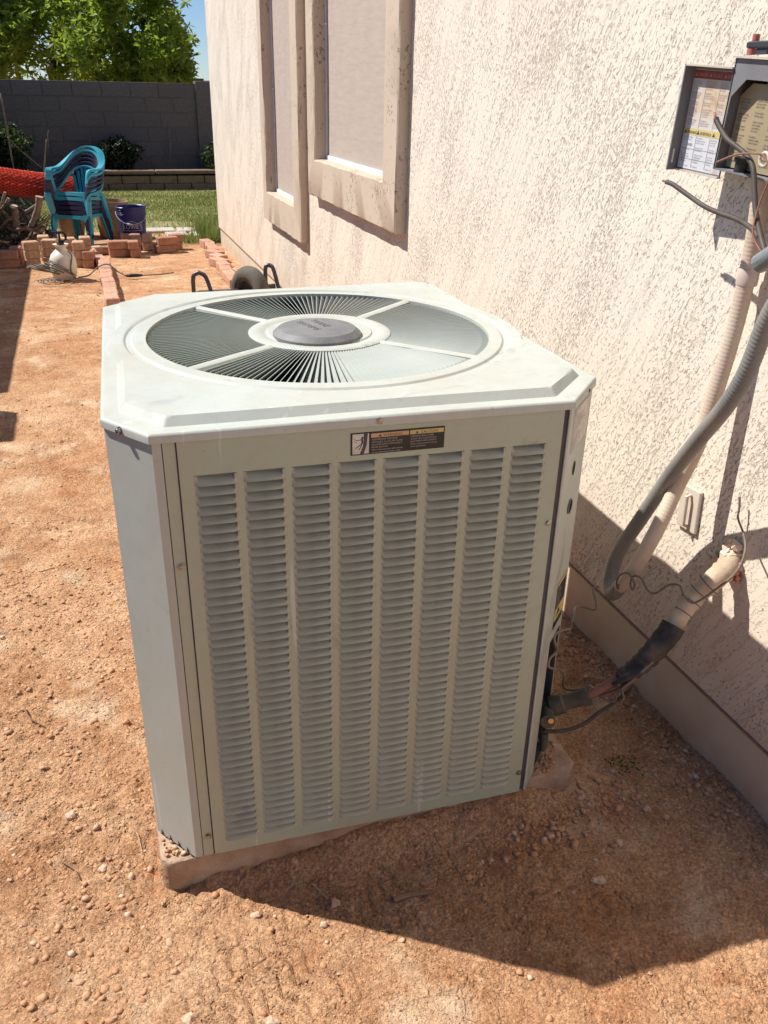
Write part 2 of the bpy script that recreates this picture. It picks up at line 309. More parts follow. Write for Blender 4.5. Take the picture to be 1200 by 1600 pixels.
# ------------------------------------------------------------------ mesh helpers
class MB:
    def __init__(s): s.v = []; s.f = []
    def add(s, vs, fs):
        o = len(s.v); s.v += [tuple(v) for v in vs]; s.f += [tuple(i+o for i in f) for f in fs]; return s
    def box(s, lo, hi, M=None, ch=0.0):
        x0, y0, z0 = lo; x1, y1, z1 = hi
        if ch <= 0:
            vs = [(x, y, z) for z in (z0, z1) for y in (y0, y1) for x in (x0, x1)]
            fs = [(0, 2, 3, 1), (4, 5, 7, 6), (0, 1, 5, 4), (2, 6, 7, 3), (0, 4, 6, 2), (1, 3, 7, 5)]
        else:
            vs = []
            for (z, c) in ((z0, ch), (z0+ch, 0), (z1-ch, 0), (z1, ch)):
                k = ch
                vs += [(x0+k+c, y0+c, z), (x1-k-c, y0+c, z), (x1-c, y0+k+c, z), (x1-c, y1-k-c, z), (x1-k-c, y1-c, z), (x0+k+c, y1-c, z), (x0+c, y1-k-c, z), (x0+c, y0+k+c, z)]
            fs = [tuple(range(7, -1, -1)), tuple(range(24, 32))]
            for r in range(3):
                for i in range(8): a = r*8+i; b = r*8+(i+1) % 8; fs.append((a, b, b+8, a+8))
        if M is not None: vs = [tuple(M @ Vector(v)) for v in vs]
        return s.add(vs, fs)
    def tube(s, pts, r, n=8, cap=True, flat=None, M=None):
        pts = [Vector(p) for p in pts]; m = len(pts)
        rr = r if isinstance(r, (list, tuple)) else [r]*m
        tang = [(pts[min(i+1, m-1)]-pts[max(i-1, 0)]).normalized() for i in range(m)]
        ref = Vector((0, 0, 1)) if abs(tang[0].z) < 0.9 else Vector((1, 0, 0))
        a = tang[0].cross(ref).normalized(); vs = []
        for i in range(m):
            t = tang[i]; a = (a-t*a.dot(t)).normalized(); b = t.cross(a)
            for k in range(n):
                th = 2*math.pi*k/n; e = flat or 1.0
                vs.append(pts[i]+a*math.cos(th)*rr[i]+b*math.sin(th)*rr[i]*e)
        fs = [(i*n+k, i*n+(k+1) % n, (i+1)*n+(k+1) % n, (i+1)*n+k) for i in range(m-1) for k in range(n)]
        if cap: fs += [tuple(range(n-1, -1, -1)), tuple((m-1)*n+k for k in range(n))]
        if M is not None: vs = [M @ v for v in vs]
        return s.add(vs, fs)
    def lathe(s, prof, n=32, c=(0, 0, 0), cap=True, M=None, ex=1.0, ey=1.0):
        vs = [(c[0]+r*math.cos(2*math.pi*k/n)*ex, c[1]+r*math.sin(2*math.pi*k/n)*ey, c[2]+z) for r, z in prof for k in range(n)]
        m = len(prof)
        fs = [(i*n+k, i*n+(k+1) % n, (i+1)*n+(k+1) % n, (i+1)*n+k) for i in range(m-1) for k in range(n)]
        if cap:
            if prof[0][0] > 1e-5: fs.append(tuple(range(n-1, -1, -1)))
            if prof[-1][0] > 1e-5: fs.append(tuple((m-1)*n+k for k in range(n)))
        if M is not None: vs = [tuple(M @ Vector(v)) for v in vs]
        return s.add(vs, fs)
    def poly(s, pts): return s.add(pts, [tuple(range(len(pts)))])
    def prism(s, pts, d):
        n = len(pts); d = Vector(d); a = [Vector(p) for p in pts]; b = [p+d for p in a]
        return s.add(a+b, [tuple(range(n-1, -1, -1)), tuple(range(n, 2*n))]+[(i, (i+1) % n, n+(i+1) % n, n+i) for i in range(n)])
    def mesh(s, name, mat, smooth=False, fix=True):
        me = bpy.data.meshes.new(name); me.from_pydata(s.v, [], s.f)
        if fix:
            bm = bmesh.new(); bm.from_mesh(me); bmesh.ops.recalc_face_normals(bm, faces=bm.faces); bm.to_mesh(me); bm.free()
        if smooth is True: me.polygons.foreach_set('use_smooth', [True]*len(me.polygons))
        elif smooth:
            me.polygons.foreach_set('use_smooth', [True]*len(me.polygons)); me.set_sharp_from_angle(angle=R(smooth))
        me.materials.append(mat); me.update(); return me

def link(name, me, parent=None, loc=(0, 0, 0), rot=(0, 0, 0), label=None, cat=None, group=None, kind=None):
    o = bpy.data.objects.new(name, me); COL.objects.link(o); o.location = loc; o.rotation_euler = rot
    if parent is not None: o.parent = parent
    if label: o['label'] = label
    if cat: o['category'] = cat
    if group: o['group'] = group
    if kind: o['kind'] = kind
    return o
def thing(name, label, cat, loc=(0, 0, 0), rotz=0, group=None): return link(name, None, None, loc, (0, 0, rotz), label, cat, group)
def part(name, mb, mat, parent, smooth=False, loc=(0, 0, 0), rot=(0, 0, 0), label=None, kind=None):
    return link(name, mb.mesh(name, mat, smooth), parent, loc, rot, label, None, None, kind)
def copy_tree(o, parent=None):
    c = o.copy(); COL.objects.link(c); c.parent = parent
    for ch in list(o.children): copy_tree(ch, c)
    return c
def spline(pts, n=8):
    P = [Vector(p) for p in pts]; out = []
    for i in range(len(P)-1):
        p0 = P[max(i-1, 0)]; p1 = P[i]; p2 = P[i+1]; p3 = P[min(i+2, len(P)-1)]
        for k in range(n):
            t = k/n
            out.append(0.5*((2*p1)+(p2-p0)*t+(2*p0-5*p1+4*p2-p3)*t*t+(3*p1-p0-3*p2+p3)*t**3))
    out.append(P[-1]); return out
DG = None
def text_into(mb, s, M, size, align='LEFT', sx=1.0):
    """flat lettering: x right, y up in M's plane"""
    cu = bpy.data.curves.new('t', 'FONT'); cu.body = s; cu.size = size; cu.align_x = align; cu.resolution_u = 2
    o = bpy.data.objects.new('t', cu); COL.objects.link(o); bpy.context.view_layer.update()
    me = bpy.data.meshes.new_from_object(o.evaluated_get(bpy.context.evaluated_depsgraph_get()))
    mb.add([tuple(M @ Vector((v.co.x*sx, v.co.y, 0))) for v in me.vertices], [tuple(p.vertices) for p in me.polygons])
    bpy.data.objects.remove(o); bpy.data.curves.remove(cu); bpy.data.meshes.remove(me)
def frame(o, x, y):
    x = Vector(x).normalized(); y = Vector(y).normalized(); z = x.cross(y)
    m = Matrix((x, y, z)).transposed().to_4x4(); m.translation = Vector(o); return m
ORD = ['first', 'second', 'third', 'fourth', 'fifth', 'sixth', 'seventh', 'eighth', 'ninth', 'tenth', 'eleventh', 'twelfth', 'thirteenth', 'fourteenth', 'fifteenth', 'sixteenth']

# ------------------------------------------------------------------ noise (numpy)
def vnoise(x, y, seed=0):
    xi = np.floor(x).astype(np.int64); yi = np.floor(y).astype(np.int64); fx = x-xi; fy = y-yi
    fx = fx*fx*(3-2*fx); fy = fy*fy*(3-2*fy)
    def h(a, b):
        n = (a*374761393+b*668265263+seed*982451653) & 0xffffffff
        n = ((n ^ (n >> 13))*1274126177) & 0xffffffff
        return ((n ^ (n >> 16)) & 0xffff)/65535.0
    return (h(xi, yi)*(1-fx)+h(xi+1, yi)*fx)*(1-fy)+(h(xi, yi+1)*(1-fx)+h(xi+1, yi+1)*fx)*fy
def fbm(x, y, sc, oct=4, seed=0, g=0.5):
    a = 1; t = 0; s = 0
    for i in range(oct):
        s = s+a*(vnoise(x*sc+17*i, y*sc-9*i, seed+i)-0.5); t += a; a *= g; sc *= 2.03
    return s/t
def smooth(a, b, x): t = np.clip((x-a)/(b-a), 0, 1); return t*t*(3-2*t)
def gh(x, y):
    x = np.asarray(x, float); y = np.asarray(y, float)
    near = 1-smooth(3.0, 6.0, y)
    far = 1-smooth(8.5, 10, y)
    h = 0.026*fbm(x, y, 1.6, 3, 3)*(0.4+0.6*near)
    h += 0.012*fbm(x, y, 9, 4, 11)*(0.35+0.65*near)
    rough = smooth(-0.05, 0.16, fbm(x, y, 3.0, 3, 21))
    h += 0.026*(0.25+0.75*rough)*fbm(x, y, 34, 4, 31, 0.7)*(0.25+0.75*near)
    rid = 1-np.abs(2*fbm(x, y, 22, 3, 41))*2.2
    h += 0.004*np.clip(rid-0.55, 0, 1)*near
    # scuffed shoe-tread marks in the loose dirt in front of the unit
    u = (x-0.12)*0.86+(y-0.95)*0.5; w = -(x-0.12)*0.5+(y-0.95)*0.86
    reg = np.exp(-((u/0.36)**2+(w/0.17)**2))*smooth(-0.10, 0.06, fbm(x, y, 7, 2, 61))
    h -= 0.011*reg*smooth(0.45, 0.95, np.sin((u+0.55*np.abs(((w/0.045) % 2)-1)*0.045)*2*math.pi/0.034+2*fbm(x, y, 8, 2, 71)))
    # heaped dirt near the pad's right corner and along the foundation
    h += 0.035*np.exp(-(((x-1.25)/0.10)**2))*(y < 9)*(0.6+fbm(x, y, 6, 3, 81))
    h += (0.040*smooth(0.10, 0.55, x)*(1-smooth(0.78, 0.92, x))+0.012*smooth(-0.05, 0.1, x)*(x < 0.95))*np.exp(-((y-1.27)/0.055)**2)*(1+0.8*fbm(x, y, 12, 3, 83))
    # hollow beside the pad's left corner, tyre-smoothed strip
    h *= 0.25+0.75*far
    return h-0.004

# ------------------------------------------------------------------ ground
def build_ground():
    xs = [-300, -120, -50, -22, -10, -5, -3.2]; x = -2.4
    while x < -0.95: xs.append(x); x += 0.03
    while x < 1.30: xs.append(x); x += 0.0058
    while x < 2.6: xs.append(x); x += 0.05
    xs += [3.2, 5, 10, 22, 50, 120, 300]
    ys = [-60, -15, -4, -1, 0.2]; y = 0.5
    while y < 16: ys.append(y); y += max(0.0058, 0.0040*y*1.25 if y > 1.6 else 0.0058)*(1 if y < 4 else 1.8)
    ys += [18, 22, 30, 50, 120, 300, 900]
    X, Y = np.meshgrid(xs, ys); Z = gh(X, Y)
    Z = np.where((np.abs(X) > 3) | (Y > 16) | (Y < 0.3), -0.01, Z)
    n = len(xs); m = len(ys); V = np.stack([X, Y, Z], -1).reshape(-1, 3)
    idx = np.arange(n*m).reshape(m, n)
    F = np.stack([idx[:-1, :-1], idx[:-1, 1:], idx[1:, 1:], idx[1:, :-1]], -1).reshape(-1, 4)
    me = bpy.data.meshes.new('ground'); me.vertices.add(len(V)); me.vertices.foreach_set('co', V.ravel())
    me.loops.add(len(F)*4); me.loops.foreach_set('vertex_index', F.ravel().astype(np.int32))
    me.polygons.add(len(F)); me.polygons.foreach_set('loop_start', np.arange(0, len(F)*4, 4, dtype=np.int32))
    me.update(calc_edges=True); me.polygons.foreach_set('use_smooth', np.ones(len(F), bool)); me.materials.append(MT['dirt'])
    link('ground', me, label='red dry dirt ground of the side yard', kind='structure')
build_ground()

def fast_mesh(name, V, F, mat, smooth_=False):
    me = bpy.data.meshes.new(name); k = F.shape[1]; me.vertices.add(len(V)); me.vertices.foreach_set('co', V.ravel())
    me.loops.add(len(F)*k); me.loops.foreach_set('vertex_index', F.ravel().astype(np.int32))
    me.polygons.add(len(F)); me.polygons.foreach_set('loop_start', np.arange(0, len(F)*k, k, dtype=np.int32))
    me.update(calc_edges=True)
    if smooth_: me.polygons.foreach_set('use_smooth', np.ones(len(F), bool))
    me.materials.append(mat); return me

# ------------------------------------------------------------------ the house
WX = 1.247; YC = 8.81; ZF = 0.193
house = thing('house', 'stucco house with two tall screened windows along the right side of the yard', 'house', (WX, 0, 0))
def H(x, y, z): return (x-WX, y, z)
wins = [dict(y0=3.43, y1=4.888, zb=0.912, iy0=3.60, iy1=4.74, iz=1.10, th=0.05), dict(y0=5.10, y1=6.20, zb=0.612, iy0=5.27, iy1=6.07, iz=0.80, th=0.05)]
ZT = 3.1; WT = 2.75
mb = MB()
ycuts = [-2.5]; 
segs = [(-2.5, 3.60, None), (3.60, 4.74, 0), (4.74, 5.27, None), (5.27, 6.07, 1), (6.07, YC, None)]
for a, b, w in segs:
    if w is None: mb.poly([H(WX, a, ZF), H(WX, b, ZF), H(WX, b, ZT), H(WX, a, ZT)])
    else:
        z = wins[w]['iz']; mb.poly([H(WX, a, ZF), H(WX, b, ZF), H(WX, b, z), H(WX, a, z)])
        mb.poly([H(WX, a, WT-0.16), H(WX, b, WT-0.16), H(WX, b, ZT), H(WX, a, ZT)])
mb.poly([H(WX, YC, ZF), H(6, YC, ZF), H(6, YC, ZT), H(WX, YC, ZT)])
mb.poly([H(WX, -2.5, ZF), H(6, -2.5, ZF), H(6, -2.5, ZT), H(WX, -2.5, ZT)])
mb.poly([H(WX, -2.5, ZT), H(6, -2.5, ZT), H(6, YC, ZT), H(WX, YC, ZT)])
mb.poly([H(WX, -2.5, ZF), H(WX+0.03, -2.5, ZF), H(WX+0.03, YC, ZF), H(WX, YC, ZF)])
mb.poly([H(6, -2.5, ZF), H(6, YC, ZF), H(6, YC, ZT), H(6, -2.5, ZT)])
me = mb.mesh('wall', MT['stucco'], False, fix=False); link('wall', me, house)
f = MB(); f.box(H(WX+0.012, -2.49, -0.12), H(5.98, YC-0.012, ZF-0.001)); part('foundation', f, MT['found'], house)
f = MB(); f.box(H(WX-0.004, -2.5, ZF-0.006), H(WX+0.02, YC, ZF-0.0012)); part('weep_screed', f, simple('screed_metal', (0.33, 0.22, 0.15), (0.25, 0.16, 0.11), 0.7), house)
for i, w in enumerate(wins):
    # trim: four butted boxes as one swept frame, front face slightly uneven
    x0 = WX-w['th']; t = MB()
    y0, y1, zb, i0, i1, iz = w['y0'], w['y1'], w['zb'], w['iy0'], w['iy1'], w['iz']
    it = WT-0.16
    def ring(x, e=0.0, r=0.0):
        return [(x, y0+e, zb+e), (x, y1-e, zb+e), (x, y1-e, WT-e), (x, y0+e, WT-e)], [(x, i0-r, iz-r), (x, i1+r, iz-r), (x, i1+r, it+r), (x, i0-r, it+r)]
    bev = 0.006
    # subdivide long sides so the edges can wander a little
    def sub(loop):
        out = []
        for k in range(4):
            a = Vector(loop[k]); b = Vector(loop[(k+1) % 4]); n = 24
            for j in range(n): out.append(a.lerp(b, j/n))
        return out
    rings = [sub(ring(WX)[0]), sub(ring(x0+bev)[0]), sub(ring(x0, bev)[0]), sub(ring(x0, 0, bev)[1]), sub(ring(x0+bev)[1]), sub(ring(WX+0.035)[1])]
    V = []; n = len(rings[0])
    for ri, rg in enumerate(rings):
        for v in rg:
            j = (random.random()-0.5)*0.004 if 0 < ri < 5 else 0
            V.append(H(v.x+(j if 0 < ri < 5 else 0), v.y+j, v.z+j))
    F = [(a*n+k, a*n+(k+1) % n, (a+1)*n+(k+1) % n, (a+1)*n+k) for a in range(5) for k in range(n)]
    t.add(V, F)
    tr = part('window_trim', t, MT['trim'], house, 35)
    xs = WX+0.012
    wf = MB()
    wf.box(H(xs, i0, iz-0.012), H(xs+0.02, i1, iz+0.022))
    wf.box(H(xs+0.001, i0, iz+0.0225), H(xs+0.02, i0+0.012, it)); wf.box(H(xs+0.001, i1-0.012, iz+0.0225), H(xs+0.02, i1, it)); wf.box(H(xs+0.001, i0+0.0125, it-0.03), H(xs+0.02, i1-0.0125, it))
    win = part('window', wf, MT['white'], house)
    sc = MB(); n_ = 24
    V = []; 
    for a in range(n_+1):
        for b in range(n_+1):
            V.append(H(xs+0.008+0.0008*math.sin(a*1.3+b*0.5), i0+0.013+(i1-i0-0.026)*a/n_, iz+0.023+(it-iz-0.054)*b/n_))
    sc.add(V, [(a*(n_+1)+b, (a+1)*(n_+1)+b, (a+1)*(n_+1)+b+1, a*(n_+1)+b+1) for a in range(n_) for b in range(n_)])
    part('sun_screen', sc, MT['screen'], win, True)
    gl = MB(); gl.box(H(xs+0.024, i0, iz), H(xs+0.03, i1, it)); part('pane', gl, MT['glass'], win)
    cl = MB(); cl.box(H(xs-0.006, i1-0.03, iz+0.62), H(xs+0.004, i1-0.0, iz+0.63)); part('screen_clip', cl, MT['white'], win)

# thin mounting plate on the wall (vertical slot cover)
pt = thing('wall_plate', 'small painted wall plate with a raised vertical slot behind the cream conduit', 'wall plate', (WX, 1.445, 0.595))
m_ = MB(); M_ = Matrix.Rotation(R(-4), 4, 'X')
m_.box((-0.010, -0.034, -0.052), (-0.0005, 0.034, 0.052), M_, 0.002); part('plate', m_, MT['plate'], pt)
m_ = MB(); m_.tube([M_ @ Vector(p) for p in [(-0.012, -0.006, 0.036), (-0.022, -0.006, 0.034), (-0.022, -0.006, -0.036), (-0.012, -0.006, -0.04)]], 0.0045, 8); part('slot_cover', m_, MT['plate'], pt, 40)
m_ = MB(); m_.box((-0.0125, 0.006, -0.037), (-0.0102, 0.016, 0.037), M_); part('slot', m_, MT['plate'], pt)

# ------------------------------------------------------------------ air conditioner
AX, AY, AROT = 0.4443, 1.7367, -0.0401
ac = thing('air_conditioner', 'large pale grey air conditioner condenser with round fan grille on dirt covered pad', 'air conditioner', (AX, AY, 0.07), AROT)
ZO = -0.07                                                       # world z -> local z
A_, B_ = 0.4436, 0.5
def octp(ins=0.0, z=0.0, a=A_, b=B_):
    cl, cly, cr, cry, bk = 0.070, 0.092, 0.1, 0.112, 0.1
    k = ins*0.45
    a -= ins; b -= ins
    return [(-a+cl-k*0.3, -b, z), (a-cr+k*0.3, -b, z), (a, -b+cry-k, z), (a-0.026, b-0.04+k*0.5, z), (a-0.06+k*0.5, b-0.015, z), (-a+bk-k, b-0.045, z), (-a, b-0.035-bk+k, z), (-a, -b+cly-k, z)]
ZB, ZL, ZBR = 0.07+ZO, 0.957+ZO, 0.973+ZO
# --- cap: polar sheet from the ring out to the octagon brim
def oct_r(th, poly):
    d = Vector((math.cos(th), math.sin(th))); best = 9
    for i in range(8):
        p = Vector(poly[i][:2]); q = Vector(poly[(i+1) % 8][:2]); e = q-p
        den = d.x*e.y-d.y*e.x
        if abs(den) < 1e-9: continue
        t = (p.x*e.y-p.y*e.x)/den; u = (p.x*d.y-p.y*d.x)/den
        if t > 0 and -1e-6 <= u <= 1+1e-6: best = min(best, t)
    return best
def sd_oct(x, y, poly):
    m = 9
    for i in range(8):
        p = poly[i]; q = poly[(i+1) % 8]; ex = q[0]-p[0]; ey = q[1]-p[1]; L = math.hypot(ex, ey)
        m = min(m, (ex*(y-p[1])-ey*(x-p[0]))/L)
    return m
outer = octp(0); foot = octp(0.028)
RO, RI = 0.357, 0.150
def sst(t): t = min(1, max(0, t)); return t*t*(3-2*t)
def cap_h(x, y):
    s = sd_oct(x, y, foot); r = math.hypot(x, y)
    a = min(1, max(0, s/0.013)); b = min(1, max(0, (0.434-r)/0.010)) if s > -0.024 else 0
    h = 0.0135*max(a, b)
    if r < 0.402: h -= 0.0045*sst((0.402-r)/0.006)
    if r < 0.388: h += 0.0040*sst((0.388-r)/0.006)
    e = sd_oct(x, y, outer)
    if e < 0.0048: h -= 0.0035*(1-max(0, e)/0.0048)**2
    h += 0.0012*math.sin(x*9+1)*math.sin(y*8) * (1 if r > 0.4 else 0)
    return h
NT_ = 900; ths = [2*math.pi*k/NT_ for k in range(NT_)]
extra = [math.atan2(p[1], p[0]) % (2*math.pi) for p in outer]
for e_ in extra: ths[min(range(NT_), key=lambda k: abs(ths[k]-e_))] = e_
ths.sort()
NR = 46; V = []
top_in = octp(0.041)
for th in ths:
    ro = oct_r(th, outer); rf = oct_r(th, foot); rt_ = oct_r(th, top_in); mid_ = 0.438
    base_ = [RO+(0.405-RO)*j/11*0.999 for j in range(12)]
    marks = [0.405]+sorted([min(max(q_, 0.4055+0.0005*n_), ro-0.0051-0.0002*(4-n_)) for n_, q_ in enumerate(sorted([0.424, 0.434, max(rt_, 0.406), max(rf, 0.407)]))])+[ro-0.0048, ro]
    seg_n = [5, 5, 5, 5, 7, 7]; rr_ = list(base_)
    for a_i in range(6):
        for q_ in range(1, seg_n[a_i]+1): rr_.append(marks[a_i]+(marks[a_i+1]-marks[a_i])*q_/seg_n[a_i])
    for j in range(NR):
        r = rr_[j]
        x, y = r*math.cos(th), r*math.sin(th); V.append((x, y, ZBR+cap_h(x, y)))
    # lip: two more rows
    x, y = ro*math.cos(th), ro*math.sin(th)
    V.append((x*1.0008, y*1.0008, ZBR-0.006)); V.append((x*1.0008, y*1.0008, ZL)); V.append((x*0.994, y*0.994, ZL))
K = NR+3; n = len(ths)
F = [(i*K+j, ((i+1) % n)*K+j, ((i+1) % n)*K+j+1, i*K+j+1) for i in range(n) for j in range(K-1)]
# inner drop of the ring
o = len(V)
for th in ths: V.append((RO*math.cos(th), RO*math.sin(th), ZBR-0.012))
F += [(i*K, o+i, o+(i+1) % n, ((i+1) % n)*K) for i in range(n)]
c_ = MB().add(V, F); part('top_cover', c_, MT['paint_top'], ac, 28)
ZG = ZBR+0.011                                                   # grille top level
g = MB()
g.lathe([(RI, -0.016), (RI, 0.0), (0.146, 0.002), (0.122, 0.002), (0.118, -0.0012), (0.112, -0.0012), (0.109, 0.0015), (0.085, 0.0015), (0.083, -0.01)], 96, (0, 0, ZG), False)
gr = part('fan_grille', g, MT['paint_top'], ac, 40)
for a in (42, -44, 130, 216):
    th = R(a); s_ = MB(); Mx = Matrix.Rotation(th, 4, 'Z'); 
    V = []
    for r in (RI-0.002, RO+0.004):
        for (w, z) in ((-0.013, -0.012), (-0.011, -0.001), (-0.004, 0.0016), (0.004, 0.0016), (0.011, -0.001), (0.013, -0.012)): V.append(Mx @ Vector((r, w, ZG+z)))
    s_.add(V, [(i, i+1, i+7, i+6) for i in range(5)]); part('spoke', s_, MT['paint_top'], gr, 40)
# slats: one mesh, rotated copies
sb = MB(); V = []
HS = 0.019; TL = 0.0075; TH = 0.0013
for r, dz, tw in ((RI-0.001, 0, 0), (0.215, 0, 0), (0.30, 0, 0), (RO-0.014, 0, 0), (RO+0.002, -0.003, 0.004)):
    V += [(r, TL+TH/2+tw, dz-0.001), (r, TL-TH/2+tw, dz-0.001), (r, -TL-TH/2, dz-HS), (r, -TL+TH/2, dz-HS)]
sb.add(V, [(k*4+i, k*4+(i+1) % 4, (k+1)*4+(i+1) % 4, (k+1)*4+i) for k in range(4) for i in range(4)]+[(0, 1, 2, 3), (19, 18, 17, 16)])
sm = sb.mesh('slat', MT['slat'])
NS = 168; sp = [42, -44, 130, 216]
for k in range(NS):
    a = 360*k/NS+0.7
    if min(abs((a-s+180) % 360-180) for s in sp) < 3.2: continue
    so_ = bpy.data.objects.new('slat', sm); COL.objects.link(so_); so_.parent = gr; so_.location = (0, 0, ZG); so_.rotation_euler = (0, 0, R(a+random.uniform(-.12, .12)))
hc = MB(); hc.lathe([(0.086, -0.002), (0.0915, 0.001), (0.0915, 0.007), (0.080, 0.0165), (0.078, 0.0172), (0.0001, 0.018)], 8*6, (-0.012, -0.03, ZG), False)
# faceted rim: slightly polygonal
hub = part('hub_cap', hc, MT['cap'], ac, 20)
tm = MB()
Mt = frame((-0.006, -0.004, ZG+0.0187), (0.34, -0.94, 0), (0.94, 0.34, 0))
text_into(tm, 'TRANE', Mt, 0.021, 'CENTER')
text_into(tm, 'SYSTEMS', frame((-0.034, -0.02, ZG+0.0187), (0.34, -0.94, 0), (0.94, 0.34, 0)), 0.021, 'CENTER')
part('lettering', tm, MT['emboss'], hub)
# inside: coil walls, fan, motor
ci = MB()
pi_ = octp(0.03, 0.03); po = octp(0.03, ZL-0.035-0)
V = [tuple(p) for p in pi_]+[tuple(p) for p in po]; ci.add(V, [(i, (i+1) % 8, 8+(i+1) % 8, 8+i) for i in range(8)]+[tuple(range(7, -1, -1))])
part('coil', ci, MT['coil'], ac)
fa = MB()
for k in range(4):
    a = R(90*k+20); V = []
    for r in (0.06, 0.16, 0.26, 0.33):
        for d_, z in ((-0.28, -0.03), (0, 0), (0.28, 0.03)): V.append((r*math.cos(a+d_*1.4), r*math.sin(a+d_*1.4), ZG-0.10+z))
    fa.add(V, [(i*3+j, (i+1)*3+j, (i+1)*3+j+1, i*3+j+1) for i in range(3) for j in range(2)])
fa.lathe([(0.07, -0.2), (0.07, -0.04), (0.0001, -0.035)], 24, (0, 0, ZG))
part('fan', fa, MT['coil'], ac, 40)
# --- body
FY = -B_+0.004; ZP0, ZP1 = ZB, ZL+0.004
LX0, LX1 = -0.3135, 0.3055; NCOL = 8; PW = (LX1-LX0-0.0)/NCOL; LW = 0.0665; NROW = 46; ZLT, ZLB = 0.897+ZO, 0.107+ZO; PZ = (ZLT-ZLB)/NROW
PX0, PX1 = -0.333, 0.326
fp = MB(); yF = FY-0.001
cols = [(LX0+PW*i+(PW-LW)*0.25, LX0+PW*i+(PW-LW)*0.25+LW) for i in range(NCOL)]
def rect(x0, x1, z0, z1, y=yF): fp.poly([(x0, y, z0), (x1, y, z0), (x1, y, z1), (x0, y, z1)])
rect(PX0, PX1, ZLT, ZP1); rect(PX0, PX1, ZB+0.004, ZLB)
xx = PX0
for a, b in cols: rect(xx, a, ZLB, ZLT); xx = b
rect(xx, PX1, ZLB, ZLT)
# folded side edges and bottom flange
for x in (PX0, PX1): fp.poly([(x, yF, ZB+0.004), (x, yF+0.012, ZB+0.004), (x, yF+0.012, ZP1), (x, yF, ZP1)])
fp.poly([(PX0, yF, ZB+0.004), (PX1, yF, ZB+0.004), (PX1, yF+0.014, ZB+0.001), (PX0, yF+0.014, ZB+0.001)])
# shallow stiffening step above louvres and beside
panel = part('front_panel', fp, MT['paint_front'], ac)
cb = MB(); cb.box((PX0+0.005, yF+0.014, ZB+0.02), (PX1-0.005, yF+0.016, ZP1-0.002)); part('backing', cb, MT['coil'], panel)
lv = MB(); nx = 7; V = []
prof = [(0.010, -0.0032), (0.0068, -0.0062), (-0.0012, -0.0102), (-0.0050, -0.0134), (-0.0060, -0.0150), (-0.0042, -0.0154)]   # (y out, z)
for i in range(nx):
    t = [0, 0.05, 0.10, 0.5, 0.90, 0.95, 1][i]; k = [0, 0.55, 1, 1, 1, 0.55, 0][i]; x = t*LW
    inn = [0, 0.2, 1, 1, 1, 0.2, 0][i]
    for (y, z) in prof:
        yy = y*k if k > 0.9 else (y*k if y < 0 else 0.0004)
        zz = z if k > 0.9 else -0.0002-0.0154*(-z-0.0032)/0.0122
        V.append((x, yy, zz))
m = len(prof)
lv.add(V, [(i*m+j, (i+1)*m+j, (i+1)*m+j+1, i*m+j+1) for i in range(nx-1) for j in range(m-1)])
lm = lv.mesh('louver', MT['lpaint'], 50)
cells = [(r, c) for r in range(NROW) for c in range(NCOL)]
for (r, c) in cells[:300]:
    o_ = bpy.data.objects.new('louver', lm); COL.objects.link(o_); o_.parent = panel; o_.location = (cols[c][0], yF, ZLT-PZ*(r+0.05)); o_.scale = (1, 1, PZ/0.0158)
lrest = MB()
for (r, c) in cells[300:]: lrest.add([(cols[c][0]+v[0], yF+v[1], ZLT-PZ*(r+0.05)+v[2]*PZ/0.0158) for v in lv.v], lv.f)
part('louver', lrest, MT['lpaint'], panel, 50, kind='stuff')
# corner posts and other sides
o8 = octp(0.004)
def wallstrip(mb_, pts, z0, z1):
    for i in range(len(pts)-1): mb_.poly([(pts[i][0], pts[i][1], z0), (pts[i+1][0], pts[i+1][1], z0), (pts[i+1][0], pts[i+1][1], z1), (pts[i][0], pts[i][1], z1)])
FL2, FR2, FR1, BR1, BR2, BL2, BL1, FL1 = [p[:2] for p in o8]
post = MB()
yS = FY+0.0
wallstrip(post, [(-0.356, yS), FL2, FL1, (FL1[0], FL1[1]+0.03)], ZB+0.004, ZP1)
lp = part('corner_post', post, MT['paint'], ac)
po2 = MB(); wallstrip(po2, [(-0.3545, yS+0.0005), (-0.3355, yS+0.0015), (-0.335, yS+0.010)], ZB+0.004, ZP1); part('post_flange', po2, MT['paint_front'], ac)
sg = MB(); sg.box((-0.357, yS+0.002, ZB+0.01), (-0.331, yS+0.014, ZP1-0.003)); part('seam', sg, MT['gap'], ac)
sg = MB(); sg.box((PX1-0.001, yS+0.003, ZB+0.01), (PX1+0.0105, yS+0.014, ZP1-0.003)); part('seam', sg, MT['gap'], ac)
# saw-tooth notches at the foot of the left corner
tth = MB(); e = (Vector(FL2)-Vector(FL1)); L = e.length; e.normalize(); nn = Vector((e.y, -e.x))
for k in range(4):
    s0 = L*(0.12+0.22*k); p = Vector(FL1)+e*s0+nn*0.0012; q = Vector(FL1)+e*(s0+0.0065)+nn*0.0012; mm = (p+q)/2-e*0.002
    tth.poly([(p.x, p.y, ZB+0.0045), (q.x, q.y, ZB+0.0045), (mm.x+e.x*0.001, mm.y+e.y*0.001, ZB+0.018), (mm.x-e.x*0.001, mm.y-e.y*0.001, ZB+0.016)])
part('drain_notches', tth, MT['dark'], ac)
